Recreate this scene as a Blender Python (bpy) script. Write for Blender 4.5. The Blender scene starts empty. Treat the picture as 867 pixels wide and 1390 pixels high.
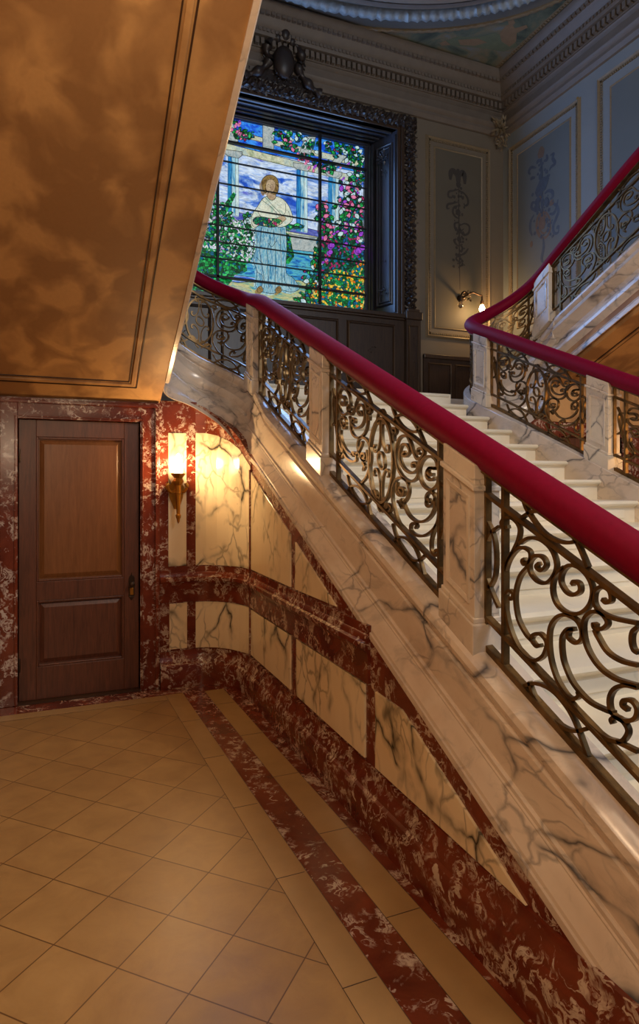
import bpy, bmesh, math, random
from mathutils import Vector
random.seed(7)
C = bpy.context.scene.collection
PI = math.pi
CAMH = 1.65
YAW = math.radians(22.6)
cs, sn = math.cos(YAW), math.sin(YAW)

def at(u, v, X=None, Y=None):
    """surveyed direction of a point of the photograph met with a wall plane"""
    k = (u-433.5)/867.0
    d = (k*cs+sn, cs-k*sn, (650-v)/867.0)
    t = X/d[0] if X is not None else Y/d[1]
    return Vector((t*d[0], t*d[1], CAMH+t*d[2]))

# ------------------------------------------------------------------ materials
def lin(c):
    return tuple(((x/12.92) if x <= .04045 else ((x+.055)/1.055)**2.4) for x in c[:3])+(1,)
def hexc(h):
    return lin(tuple(int(h[i:i+2], 16)/255 for i in (0, 2, 4)))

class NT:
    def __init__(s, name):
        s.m = bpy.data.materials.new(name); s.m.use_nodes = True
        s.t = s.m.node_tree; s.t.nodes.clear()
        s.out = s.n('ShaderNodeOutputMaterial'); s.b = s.n('ShaderNodeBsdfPrincipled')
        s.l(s.b.outputs[0], s.out.inputs[0])
    def n(s, k, **kw):
        q = s.t.nodes.new(k)
        for a, b in kw.items(): setattr(q, a, b)
        return q
    def l(s, a, b): s.t.links.new(a, b)
    def coord(s, scale=(1, 1, 1), rot=(0, 0, 0), loc=(0, 0, 0), vary=0.0):
        tc = s.n('ShaderNodeTexCoord'); mp = s.n('ShaderNodeMapping')
        s.l(tc.outputs['Object'], mp.inputs[0])
        mp.inputs['Scale'].default_value = scale; mp.inputs['Rotation'].default_value = rot
        mp.inputs['Location'].default_value = loc
        if vary:
            oi = s.n('ShaderNodeObjectInfo'); mu = s.n('ShaderNodeVectorMath', operation='SCALE')
            cmb = s.n('ShaderNodeCombineXYZ')
            for i in range(3): s.l(oi.outputs['Random'], cmb.inputs[i])
            s.l(cmb.outputs[0], mu.inputs[0]); mu.inputs['Scale'].default_value = vary
            ad = s.n('ShaderNodeVectorMath', operation='ADD')
            s.l(mp.outputs[0], ad.inputs[0]); s.l(mu.outputs[0], ad.inputs[1]); return ad.outputs[0]
        return mp.outputs[0]
    def noise(s, vec, scale, detail=6, rough=.55, dist=0.0):
        q = s.n('ShaderNodeTexNoise'); s.l(vec, q.inputs['Vector'])
        q.inputs['Scale'].default_value = scale; q.inputs['Detail'].default_value = detail
        q.inputs['Roughness'].default_value = rough; q.inputs['Distortion'].default_value = dist
        return q
    def warp(s, vec, scale, amt, detail=3):
        q = s.noise(vec, scale, detail); sb = s.n('ShaderNodeVectorMath', operation='SUBTRACT')
        s.l(q.outputs['Color'], sb.inputs[0]); sb.inputs[1].default_value = (.5, .5, .5)
        sc = s.n('ShaderNodeVectorMath', operation='SCALE'); s.l(sb.outputs[0], sc.inputs[0]); sc.inputs['Scale'].default_value = amt
        ad = s.n('ShaderNodeVectorMath', operation='ADD'); s.l(vec, ad.inputs[0]); s.l(sc.outputs[0], ad.inputs[1])
        return ad.outputs[0]
    def vor(s, vec, scale, feature='F1'):
        q = s.n('ShaderNodeTexVoronoi', feature=feature); s.l(vec, q.inputs['Vector']); q.inputs['Scale'].default_value = scale
        return q
    def ramp(s, fac, stops, const=False):
        q = s.n('ShaderNodeValToRGB'); s.l(fac, q.inputs[0]); e = q.color_ramp.elements
        if const: q.color_ramp.interpolation = 'CONSTANT'
        while len(e) < len(stops): e.new(.5)
        for i, (p, c) in enumerate(stops):
            e[i].position = p; e[i].color = c if len(c) == 4 else tuple(c)+(1,)
        return q.outputs[0]
    def mix(s, fac, a, b, mode='MIX'):
        q = s.n('ShaderNodeMix', data_type='RGBA', blend_type=mode)
        for v, i in ((fac, 0), (a, 6), (b, 7)):
            if isinstance(v, (int, float)): q.inputs[i].default_value = v
            elif isinstance(v, tuple): q.inputs[i].default_value = v
            else: s.l(v, q.inputs[i])
        return q.outputs[2]
    def math(s, op, a, b=None, c=None):
        q = s.n('ShaderNodeMath', operation=op)
        for i, v in enumerate((a, b, c)):
            if v is None: continue
            if isinstance(v, (int, float)): q.inputs[i].default_value = v
            else: s.l(v, q.inputs[i])
        return q.outputs[0]
    def set(s, base=None, rough=None, metal=None, **kw):
        for k, v in (('Base Color', base), ('Roughness', rough), ('Metallic', metal)):
            if v is None: continue
            if isinstance(v, (int, float, tuple)): s.b.inputs[k].default_value = v
            else: s.l(v, s.b.inputs[k])
        for k, v in kw.items(): s.b.inputs[k].default_value = v
        return s
    def bump(s, h, strength=.2, dist=.01):
        q = s.n('ShaderNodeBump'); q.inputs['Strength'].default_value = strength; q.inputs['Distance'].default_value = dist
        s.l(h, q.inputs['Height']); s.l(q.outputs[0], s.b.inputs['Normal'])

W1, K0 = (1, 1, 1, 1), (0, 0, 0, 1)

def veined(name, base, base2, vein, scale=2.2, width=.035, dens=.5, rot=(.3, .5, .2), rough=.22, vary=0, stretch=(1, 1, 1), vs=1.0, blot=.0):
    n = NT(name); v = n.coord(stretch, rot, vary=vary)
    cloud = n.noise(v, 1.6, 5, .6, .6).outputs[0]
    col = n.mix(n.ramp(cloud, [(.35, K0), (.68, W1)]), base, base2)
    w = n.warp(n.warp(v, 1.4, .55), 7, .09)
    e1 = n.vor(w, scale, 'DISTANCE_TO_EDGE').outputs[0]
    mask = n.ramp(n.noise(v, 1.9, 4, .6, 0).outputs[0], [(dens, K0), (dens+.12, W1)])
    thick = n.noise(v, 9, 3).outputs[0]
    r1 = n.ramp(n.math('DIVIDE', e1, n.math('MULTIPLY_ADD', thick, width*2.6, width*.05)), [(0, W1), (.45, (.3,)*3+(1,)), (1, K0)])
    f1 = n.math('MULTIPLY', r1, mask)
    w2 = n.warp(n.warp(v, 3.1, .35), 13, .05)
    e2 = n.vor(w2, scale*2.3, 'DISTANCE_TO_EDGE').outputs[0]
    r2 = n.ramp(e2, [(0, (.55,)*3+(1,)), (width*1.1, K0)])
    m2 = n.ramp(n.noise(v, 2.7, 3).outputs[0], [(dens+.02, K0), (dens+.14, W1)])
    f2 = n.math('MULTIPLY', r2, m2)
    f = n.math('MULTIPLY', n.math('MAXIMUM', f1, f2), vs)
    col = n.mix(f, col, vein)
    if blot:
        haze = n.math('MULTIPLY', n.ramp(n.noise(w, 3, 8, .7, 1.5).outputs[0], [(.52, K0), (.72, W1)]), blot)
        col = n.mix(haze, col, vein)
    n.set(base=col, rough=rough)
    return n.m

M = {}
M['stair_marble'] = veined('veined_stair_marble', hexc('e2d6c8'), hexc('cdbaa8'), hexc('353b48'), 2.0, .05, .44, vary=5, blot=.32, vs=.9, stretch=(1, .8, 1.3), rot=(.75, .2, .1))
M['post_marble'] = veined('veined_post_marble', hexc('ddd3c4'), hexc('cbbaa9'), hexc('3a414e'), 3.4, .05, .47, vary=7, rough=.25, vs=.85, blot=.15)
M['panel_marble'] = veined('veined_panel_marble', hexc('efe0c0'), hexc('e6cfa8'), hexc('0c0e10'), 2.8, .07, .43, rot=(.5, .1, .9), vary=9, rough=.16, stretch=(1, 1, .7), vs=1.0)
M['tread_marble'] = veined('plain_tread_marble', hexc('f3ead6'), hexc('e6dac2'), hexc('8b8478'), 1.5, .03, .60, vary=3, rough=.28, vs=.4)

def red_marble(name, dens=.0, vary=4, dark=1.0):
    n = NT(name); v = n.coord((1, 1, 1), (.4, .2, .6), vary=vary)
    base = n.mix(n.ramp(n.noise(v, 4, 6, .65, .8).outputs[0], [(.35, K0), (.7, W1)]), hexc('5a2012'), hexc('7d3822'))
    w = n.warp(n.warp(v, 6, .30), 24, .05)
    a = n.noise(w, 7, 7, .62, 1.2).outputs[0]
    ridge = n.math('ABSOLUTE', n.math('SUBTRACT', a, .5))
    r = n.ramp(ridge, [(0, W1), (.022, (.8,)*3+(1,)), (.045, K0)])
    m = n.ramp(n.noise(v, 7.5, 4, .6, .4).outputs[0], [(.50-dens, K0), (.60-dens, W1)])
    f = n.math('MULTIPLY', r, m)
    blobs = n.ramp(n.noise(w, 14, 3, .5, .6).outputs[0], [(.665-dens*.4, K0), (.70-dens*.4, W1)])
    f = n.math('MAXIMUM', f, blobs)
    col = n.mix(n.math('MULTIPLY', f, .85), base, n.mix(n.noise(v, 9).outputs[0], hexc('b8a79c'), hexc('e2cdb4')))
    n.set(base=col, rough=.2)
    return n.m
M['red_marble'] = red_marble('red_veined_marble', .04)
M['red_floor'] = red_marble('red_border_marble', .0, 0)

def tile_floor():
    n = NT('cream_diagonal_marble_tile'); tc = n.n('ShaderNodeTexCoord'); sp = n.n('ShaderNodeSeparateXYZ')
    n.l(tc.outputs['Object'], sp.inputs[0]); x, y = sp.outputs[0], sp.outputs[1]
    u = n.math('DIVIDE', n.math('SUBTRACT', n.math('ADD', x, y), 3.25), .4)
    v = n.math('DIVIDE', n.math('ADD', n.math('SUBTRACT', x, y), 2.85), .4)
    fu, fv = n.math('FLOOR', u), n.math('FLOOR', v)
    du = n.math('ABSOLUTE', n.math('SUBTRACT', n.math('FRACT', u), .5)); dv = n.math('ABSOLUTE', n.math('SUBTRACT', n.math('FRACT', v), .5))
    d = n.math('MAXIMUM', du, dv)
    grout = n.ramp(d, [(.4895, K0), (.4945, W1)])
    cb = n.n('ShaderNodeCombineXYZ'); n.l(fu, cb.inputs[0]); n.l(fv, cb.inputs[1])
    wn = n.n('ShaderNodeTexWhiteNoise'); n.l(cb.outputs[0], wn.inputs['Vector'])
    ve = n.n('ShaderNodeVectorMath', operation='ADD'); n.l(tc.outputs['Object'], ve.inputs[0]); n.l(wn.outputs['Color'], ve.inputs[1])
    cl = n.noise(ve.outputs[0], 6, 7, .65, .5).outputs[0]
    col = n.mix(n.ramp(cl, [(.3, K0), (.75, W1)]), hexc('8c6a40'), hexc('a5814f'))
    col = n.mix(n.math('MULTIPLY', wn.outputs['Value'], .22), col, hexc('7c5c38'))
    dirt = n.ramp(n.noise(tc.outputs['Object'], 22, 5, .7).outputs[0], [(.60, K0), (.78, W1)])
    col = n.mix(n.math('MULTIPLY', dirt, .22), col, hexc('7c5c38'))
    col = n.mix(grout, col, hexc('54371c'))
    rg = n.ramp(cl, [(.3, (.32,)*3+(1,)), (.8, (.46,)*3+(1,))])
    n.set(base=col, rough=rg)
    return n.m
M['tiles'] = tile_floor()
def plain(name, c, rough=.5, metal=0, var=.12, sc=6, **kw):
    n = NT(name); v = n.coord(vary=2)
    base = n.mix(n.math('MULTIPLY', n.noise(v, sc, 6, .6).outputs[0], 1.0), tuple(x*(1-var) for x in c[:3])+(1,), tuple(min(1, x*(1+var)) for x in c[:3])+(1,))
    n.set(base=base, rough=rough, metal=metal, **kw)
    return n.m
M['cream_strip'] = plain('cream_border_marble', hexc('a38255'), .26, 0, .2, 5)

def soffit_mat():
    n = NT('mottled_ochre_plaster'); v = n.coord((1, .75, .75))
    w = n.warp(v, 2.0, .25, 2)
    a = n.noise(w, 4.3, 3, .45, .35).outputs[0]
    b = n.noise(v, 1.1, 3, .5).outputs[0]
    f = n.ramp(n.math('ADD', a, n.math('MULTIPLY', n.math('SUBTRACT', b, .5), .35)), [(.42, K0), (.50, (.42,)*3+(1,)), (.58, W1)])
    col = n.mix(f, hexc('9c744a'), hexc('c89c66'))
    col = n.mix(n.math('MULTIPLY', n.noise(v, 60, 3).outputs[0], .18), col, hexc('5c3a18'))
    n.set(base=col, rough=.55)
    return n.m
M['soffit'] = soffit_mat()
M['groove'] = plain('brown_groove_paint', hexc('3a2009'), .6)

def velvet():
    n = NT('crimson_velvet'); v = n.coord()
    col = n.mix(n.noise(v, 40, 4).outputs[0], hexc('66001f'), hexc('7c0028'))
    n.set(base=col, rough=.62)
    n.b.inputs['Sheen Weight'].default_value = .22; n.b.inputs['Specular IOR Level'].default_value = .12; n.b.inputs['Sheen Roughness'].default_value = .35
    n.b.inputs['Sheen Tint'].default_value = hexc('e01880')
    return n.m
M['velvet'] = velvet()
def iron():
    n = NT('bronzed_iron'); v = n.coord(vary=3)
    f = n.noise(v, 14, 5).outputs[0]
    n.set(base=n.mix(n.ramp(f, [(.3, K0), (.7, W1)]), hexc('4a3b28'), hexc('86683e')), rough=.42, metal=.75)
    return n.m
M['iron'] = iron()
M['brass'] = plain('aged_brass', hexc('a8762e'), .35, .85, .25, 20)
M['dark_brass'] = plain('blackened_brass', hexc('3c2c20'), .4, .7, .3, 20)

def wood(name, c1, c2, rough=.35, sc=(14, 14, 1.2)):
    n = NT(name); v = n.coord(sc, vary=4)
    a = n.noise(v, 3.5, 6, .65, .8).outputs[0]
    n.set(base=n.mix(n.ramp(a, [(.3, K0), (.7, W1)]), c1, c2), rough=rough); n.bump(a, .08, .004)
    return n.m
M['door_wood'] = wood('mahogany', hexc('45261a'), hexc('693c29'), .34)
M['door_panel'] = wood('golden_mahogany', hexc('6a3f1c'), hexc('80502a'), .32)
M['dark_wood'] = wood('dark_carved_oak', hexc('2a1b12'), hexc('42301f'), .38)
M['recess'] = wood('dark_oak_tinted_with_blue_light', hexc('2c2e36'), hexc('3c3f49'), .30)  # blue light of the window mixed into the oak's own colour
M['carved'] = plain('carved_dark_oak', hexc('2b221e'), .42, 0, .35, 25)
M['plaster'] = plain('taupe_plaster', hexc('6f6455'), .6, 0, .12, 3)
M['plaster_in'] = plain('grey_green_painted_plaster', hexc('5a5346'), .6, 0, .14, 2)
M['wall_blue'] = plain('blue_grey_plaster', hexc('7e8384'), .6, 0, .10, 2)
M['wall_in'] = plain('pale_grey_green_panel_paint', hexc('626766'), .6, 0, .12, 2)
M['gilt'] = plain('dull_gilt_moulding', hexc('7d6e56'), .5, .1, .3, 30)
M['gilt_stripe'] = plain('ochre_paint_stripe', hexc('9a7434'), .5, .1, .2, 30)
M['cornice'] = plain('taupe_cornice_plaster', hexc('6a6056'), .55, 0, .22, 8)
M['ceil'] = plain('grey_ceiling_plaster', hexc('66655f'), .6, 0, .15, 2)
M['ring'] = plain('peeling_silvered_moulding', hexc('8d979a'), .5, .1, .45, 26)
def painting():
    n = NT('ceiling_landscape_paint'); v = n.coord()
    a = n.noise(v, 2.4, 6, .6, .8).outputs[0]
    n.set(base=n.ramp(a, [(.3, hexc('3d4a44')), (.45, hexc('5f6a5c')), (.55, hexc('7a735c')), (.7, hexc('6d7c84'))]), rough=.6)
    return n.m
M['painting'] = painting()
M['flesh_paint'] = plain('painted_flesh', hexc('857058'), .6, 0, .25, 14)
M['robe_paint'] = plain('painted_green_robe', hexc('66705a'), .6, 0, .3, 9)
M['orn_dark'] = plain('dark_ornament_paint', hexc('3c3631'), .6, 0, .3, 20)
M['orn_blue'] = plain('slate_blue_ornament_paint', hexc('48505c'), .6, 0, .35, 14)
M['orn_rust'] = plain('rust_ornament_paint', hexc('6b5848'), .6, 0, .3, 14)

def emis(name, c, s):
    n = NT(name); n.set(base=c, rough=.4); n.b.inputs['Emission Color'].default_value = c; n.b.inputs['Emission Strength'].default_value = s
    return n.m
M['lamp'] = emis('lit_frosted_glass', (1, .72, .38, 1), 22)
M['bulb'] = emis('lit_bulb_glass', (1, .66, .28, 1), 60)
M['dead_bulb'] = plain('clear_unlit_bulb_glass', hexc('b9a68a'), .08, 0, .05, 5)
M['dead_bulb'].node_tree.nodes['Principled BSDF'].inputs['Transmission Weight'].default_value = .7

GS = .9
def glass(name, cols, scale=9, lead=.0, strength=1.0, stretch=(1, 1, 1), cell=True, noise_mix=.5, dist=.3):
    """back-lit leaded glass: pieces of colour with dark cames"""
    n = NT(name); v = n.coord(stretch)
    w = n.warp(v, 5, .12*dist/.3)
    cols = [hexc(c) for c in cols]; k = len(cols)
    if cell:
        vo = n.vor(w, scale)
        sp = n.n('ShaderNodeSeparateColor'); n.l(vo.outputs['Color'], sp.inputs[0])
        col = n.ramp(sp.outputs[0], [(i/k, c) for i, c in enumerate(cols)], True)
        st = n.noise(w, scale*2.2, 4, .6, 1).outputs[0]
        col = n.mix(1.0, col, n.ramp(st, [(.25, (.35,)*3+(1,)), (.7, (1.25,)*3+(1,))]), 'MULTIPLY')
    else:
        st = n.noise(w, scale, 5, .6, dist*3).outputs[0]
        col = n.ramp(st, [(.34+.32*i/max(1, k-1), c) for i, c in enumerate(cols)])
        st2 = n.noise(w, scale*3.1, 4, .65, 1.5).outputs[0]
        col = n.mix(1.0, col, n.ramp(st2, [(.3, (.62,)*3+(1,)), (.62, (1.12,)*3+(1,))]), 'MULTIPLY')
    if lead:
        ed = n.vor(w, scale, 'DISTANCE_TO_EDGE').outputs[0]
        col = n.mix(n.ramp(ed, [(lead, K0), (lead*1.8, W1)]), (.002, .004, .004, 1), col)
    n.set(base=(.02, .02, .02, 1), rough=.15)
    n.l(col, n.b.inputs['Emission Color']); n.b.inputs['Emission Strength'].default_value = strength*GS
    return n.m
M['g_sky'] = glass('opalescent_sky_glass', ['1f50c0', '6f9ae0', 'd3e2f2', 'a0bce8', '5a60c0'], 2.2, 0, 1.1, (1, 1, 2.6), False)
M['g_blue'] = glass('deep_blue_glass', ['0c2fae', '1f5fe0', '3f9af0', '1440c0'], 5, 0, 1.1, (1, 1, 2), False)
M['g_hill'] = glass('violet_hill_glass', ['3a3fa8', '5560c0', '7f8ad0'], 3, 0, .9, (1, 1, 3), False)
M['g_water'] = glass('rippled_water_glass', ['0e4aa0', '2f8fd0', '5fc0c8', '1c60b8'], 5, 0, 1.0, (1, 1, 4), False)
M['g_path'] = glass('pale_path_glass', ['4fa8b0', 'b9c78a', 'd8cf9a', '6fb0a8'], 5, 0, .9, (1, 1, 4), False)
M['g_column'] = glass('pale_column_glass', ['1f70b8', '7fc0dc', 'c8e4e4', '4f9fd0'], 3.5, 0, 1.0, (4, 1, .7), False)
M['g_col_dark'] = glass('shaded_column_glass', ['0a50a8', '1f80c8', '3fa0d8', '0c60b0'], 4, 0, .9, (4, 1, .7), False)
M['g_stone2'] = glass('pale_blue_stone_glass', ['8fc8e0', 'd8ece8', 'b0dcE8'], 4, 0, 1.0, (4, 1, .7), False)
M['g_stone'] = glass('cream_stone_glass', ['a8b890', 'dfe0c0', 'b8cfc8'], 7, 0, .9, (1, 1, 1), False)
M['g_rafter'] = glass('grey_rafter_glass', ['8fa8b0', 'cfd8d4', 'a8bcc0'], 8, 0, .8, (1, 1, 1), False)
M['g_robe'] = glass('robe_glass', ['1f78b0', '6fb8d0', 'b8dce0', '2f88b8', 'a0d0d8'], 6, 0, .9, (4.5, 1, .8), False)
M['g_robe_up'] = glass('cream_robe_glass', ['b0cdb8', 'e8e8d0', 'c8dcd0'], 8, 0, .95, (1, 1, 1), False)
M['g_skin'] = glass('flesh_glass', ['b89878', 'e0c8a0'], 12, 0, .8, (1, 1, 1), False)
M['g_hair'] = glass('auburn_glass', ['7a5a28', 'b89858', '5a3c18'], 16, 0, .7, (1, 1, 1), False)
M['g_white_flowers'] = glass('hollyhock_glass', ['0f8a3a', 'e6ecf4', '1fa858', '0a5a30', 'b8a8d8', '3fc070', 'd8f0dc', '0c6aa0', 'c8e8c8', '086038', 'f0f4ff', 'd0e0f0'], 36, .03, 1.05)
M['g_leaf'] = glass('leaf_glass', ['0a7a30', '19b050', '0b5a28', '3fd070', '0a6a8a', '128a50', '064020'], 28, .035, 1.0)
M['g_dark_leaf'] = glass('dark_leaf_glass', ['0a5a3a', '0c6aa0', '0a8a48', '083a30', '148a90', 'b02a6a', '064028'], 28, .04, .95)
M['g_orange'] = glass('orange_blossom_glass', ['0a7a3a', 'f0a020', '0e9a50', '0c6a70', 'f8d040', '0a4a50', '08783c', 'e06a10', '1fb060', '0a5a28', 'f8e070', '0870a0'], 32, .04, 1.1)
M['g_pink'] = glass('pink_blossom_glass', ['e05a9a', 'f090b8', 'b02a70'], 20, 0, 1.0, cell=False)
M['g_purple'] = glass('purple_blossom_glass', ['7a2ab8', 'b050e0', '5a1a98'], 20, 0, 1.0, cell=False)
M['g_vine'] = glass('vine_glass', ['0a6a30', '3fa050', 'c03a78', '0b4a70', 'd8d8a8', '0e8050'], 34, .05, .95)
M['lead'] = plain('lead_came', (.006, .008, .01, 1), .5, .2)

# ------------------------------------------------------------------ helpers
class MB:
    def __init__(s): s.v = []; s.f = []; s.mi = []; s.cur = 0
    def add(s, vs, fs):
        o = len(s.v); s.v += [tuple(p) for p in vs]
        for f in fs: s.f.append(tuple(i+o for i in f)); s.mi.append(s.cur)
    def box(s, x0, x1, y0, y1, z0, z1):
        s.add([(x0, y0, z0), (x1, y0, z0), (x1, y1, z0), (x0, y1, z0), (x0, y0, z1), (x1, y0, z1), (x1, y1, z1), (x0, y1, z1)],
              [(0, 3, 2, 1), (4, 5, 6, 7), (0, 1, 5, 4), (1, 2, 6, 5), (2, 3, 7, 6), (3, 0, 4, 7)])
    def prism(s, poly, d):
        """poly: 3D points; d: extrusion vector"""
        n = len(poly); d = Vector(d); a = [Vector(p) for p in poly]
        s.add(a+[p+d for p in a], [tuple(range(n)), tuple(range(2*n-1, n-1, -1))]+[(i, i+n, (i+1) % n+n, (i+1) % n) for i in range(n)])
    def loft(s, rings, closed=True, caps=True):
        n = len(rings[0]); o = []
        vs = [p for r in rings for p in r]; fs = []
        for i in range(len(rings)-1):
            for j in range(n if closed else n-1):
                k = (j+1) % n
                fs.append((i*n+j, i*n+k, (i+1)*n+k, (i+1)*n+j))
        if caps and closed:
            fs.append(tuple(range(n-1, -1, -1))); b = (len(rings)-1)*n; fs.append(tuple(range(b, b+n)))
        s.add(vs, fs)
    def lathe(s, prof, c, seg=20, axis='z'):
        rings = []
        for r, h in prof:
            ring = []
            for i in range(seg):
                a = 2*PI*i/seg; q = (r*math.cos(a), r*math.sin(a), h)
                if axis == 'y': q = (q[0], h, q[1])
                if axis == 'x': q = (h, q[0], q[1])
                ring.append((c[0]+q[0], c[1]+q[1], c[2]+q[2]))
            rings.append(ring)
        s.loft(rings)
    def tube(s, pts, r, seg=8):
        pts = [Vector(p) for p in pts]; rings = []
        for i, p in enumerate(pts):
            t = (pts[min(i+1, len(pts)-1)]-pts[max(i-1, 0)]).normalized()
            up = Vector((0, 0, 1)) if abs(t.z) < .95 else Vector((1, 0, 0))
            a = t.cross(up).normalized(); b = a.cross(t); rr = r[i] if isinstance(r, (list, tuple)) else r
            rings.append([p+a*rr*math.cos(2*PI*k/seg)+b*rr*math.sin(2*PI*k/seg) for k in range(seg)])
        s.loft(rings)
    def ball(s, c, r, seg=12, sx=1, sy=1, sz=1):
        rings = []
        for i in range(1, seg//2+1):
            th = PI*(i-.5)/(seg//2); rings.append([(c[0]+sx*r*math.sin(th)*math.cos(2*PI*k/seg), c[1]+sy*r*math.sin(th)*math.sin(2*PI*k/seg), c[2]+sz*r*math.cos(th)) for k in range(seg)])
        s.loft(rings)
    def obj(s, name, mat, parent=None, bevel=0, smooth=False, angle=40):
        me = bpy.data.meshes.new(name); me.from_pydata(s.v, [], s.f)
        mats = mat if isinstance(mat, list) else [mat]
        for m in mats: me.materials.append(M[m] if isinstance(m, str) else m)
        me.polygons.foreach_set('material_index', s.mi)
        bm = bmesh.new(); bm.from_mesh(me); bmesh.ops.recalc_face_normals(bm, faces=bm.faces); bm.to_mesh(me); bm.free()
        o = bpy.data.objects.new(name, me); C.objects.link(o)
        if parent: o.parent = parent
        if bevel:
            b = o.modifiers.new('bevel', 'BEVEL'); b.width = bevel; b.segments = 2; b.limit_method = 'ANGLE'; b.angle_limit = .6
        if smooth:
            for p in me.polygons: p.use_smooth = True
            try: me.set_sharp_from_angle(angle=math.radians(angle))
            except Exception: pass
        return o
def rebase(o, p):
    """put a mesh object's origin at p (children keep their place)"""
    p = Vector(p); o.data.transform(__import__('mathutils').Matrix.Translation(-p)); o.location = p
    return o
def thing(name, label, cat, loc=(0, 0, 0), group=None):
    o = bpy.data.objects.new(name, None); C.objects.link(o); o.location = loc; o.empty_display_size = .1
    o['label'] = label; o['category'] = cat
    if group: o['group'] = group
    return o
def tag(o, label, cat, group=None):
    o['label'] = label; o['category'] = cat
    if group: o['group'] = group
    return o
def struct(o, label=None, cat=None):
    o['kind'] = 'structure'
    if label: o['label'] = label
    if cat: o['category'] = cat
    return o
def settle(root):
    """children were built in world coordinates: shift them under the root's base"""
    from mathutils import Matrix
    done = set()
    def rec(o):
        for c in o.children:
            if c.type == 'MESH' and c.data.name not in done:
                c.data.transform(Matrix.Translation(-Vector(root.location))); done.add(c.data.name)
            rec(c)
    rec(root)

def catmull(pts, n=6, closed=False):
    out = []; k = len(pts); P = [Vector(p) for p in pts]
    rng = range(k if closed else k-1)
    for i in rng:
        p0 = P[(i-1) % k] if closed or i > 0 else P[0]*2-P[1]
        p1, p2 = P[i], P[(i+1) % k]
        p3 = P[(i+2) % k] if closed or i+2 < k else P[-1]*2-P[-2]
        for j in range(n):
            t = j/n
            out.append(.5*((2*p1)+(-p0+p2)*t+(2*p0-5*p1+4*p2-p3)*t*t+(-p0+3*p1-3*p2+p3)*t**3))
    if not closed: out.append(P[-1])
    return out

# ------------------------------------------------------------------ stair lines
def TL(y): return .98+.458*(y-2.035)
def TR(y): return 1.60+.435*(y-3.32)
def BL(y): return .274+.46*(y-1.417)
RISE, TREAD, TOPY, LAND = 2.54/17, .338, 5.68, 2.54

class Line:
    """plan path of a balustrade with the height of the marble cap along it"""
    def __init__(s, pts):
        s.p = [Vector(q) for q in pts]; s.s = [0]
        for a, b in zip(s.p, s.p[1:]): s.s.append(s.s[-1]+math.hypot(b.x-a.x, b.y-a.y))
    def at(s, q):
        q = max(0, min(s.s[-1]-1e-6, q)); lo, hi = 0, len(s.s)-1
        while hi-lo > 1:
            m = (lo+hi)//2
            if s.s[m] <= q: lo = m
            else: hi = m
        t = (q-s.s[lo])/(s.s[hi]-s.s[lo]); return s.p[lo].lerp(s.p[hi], t)
    def tan(s, q):
        a, b = s.at(q-.04), s.at(q+.04); v = Vector((b.x-a.x, b.y-a.y, 0)); return v.normalized()
def smooth_z(pts, it=12):
    z = [p[2] for p in pts]
    for _ in range(it): z = [z[0]]+[(z[i-1]+2*z[i]+z[i+1])/4 for i in range(1, len(z)-1)]+[z[-1]]
    return [(p[0], p[1], zz) for p, zz in zip(pts, z)]
def uz(a, tab):
    for (a0, z0), (a1, z1) in zip(tab, tab[1:]):
        if a <= a1: return z0+(z1-z0)*(a-a0)/(a1-a0)
    return tab[-1][1]
UTAB_L = [(0, 2.45), (30, 2.56), (60, 2.655), (90, 2.755), (120, 2.88), (150, 3.04), (180, 3.21)]
UTAB_R = [(0, 2.43), (30, 2.54), (60, 2.645), (90, 2.75), (120, 2.88), (150, 3.04), (180, 3.21)]
RU = .42; CU = 1.56-RU; XR = 1.56-2*RU
def build_line(side):
    pts = []
    T = TL if side < 0 else TR; tab = UTAB_L if side < 0 else UTAB_R
    y = -.3
    while y < 5.2: pts.append((1.56, y, T(y))); y += .05
    for i in range(0, 37):
        a = math.radians(i*5); pts.append((CU+RU*math.cos(a), 5.25+RU*math.sin(a), uz(i*5, tab)))
    y = 5.2
    while y > .6: pts.append((XR-(.0261*max(0, 4.8-y) if side < 0 else 0), y, tab[-1][1]+.45*(5.25-y))); y -= .05
    pts = smooth_z(pts)
    if side > 0: pts = [(5.46-x, y, z) for x, y, z in pts]
    return Line(pts)
LL, LR = build_line(-1), build_line(1)
S0 = 5.55           # arc length at the start of the turn (y = 5.25)
SU = PI*RU
def sy(y): return y+.3
def sret(y): return S0+SU+(5.25-y)

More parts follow.
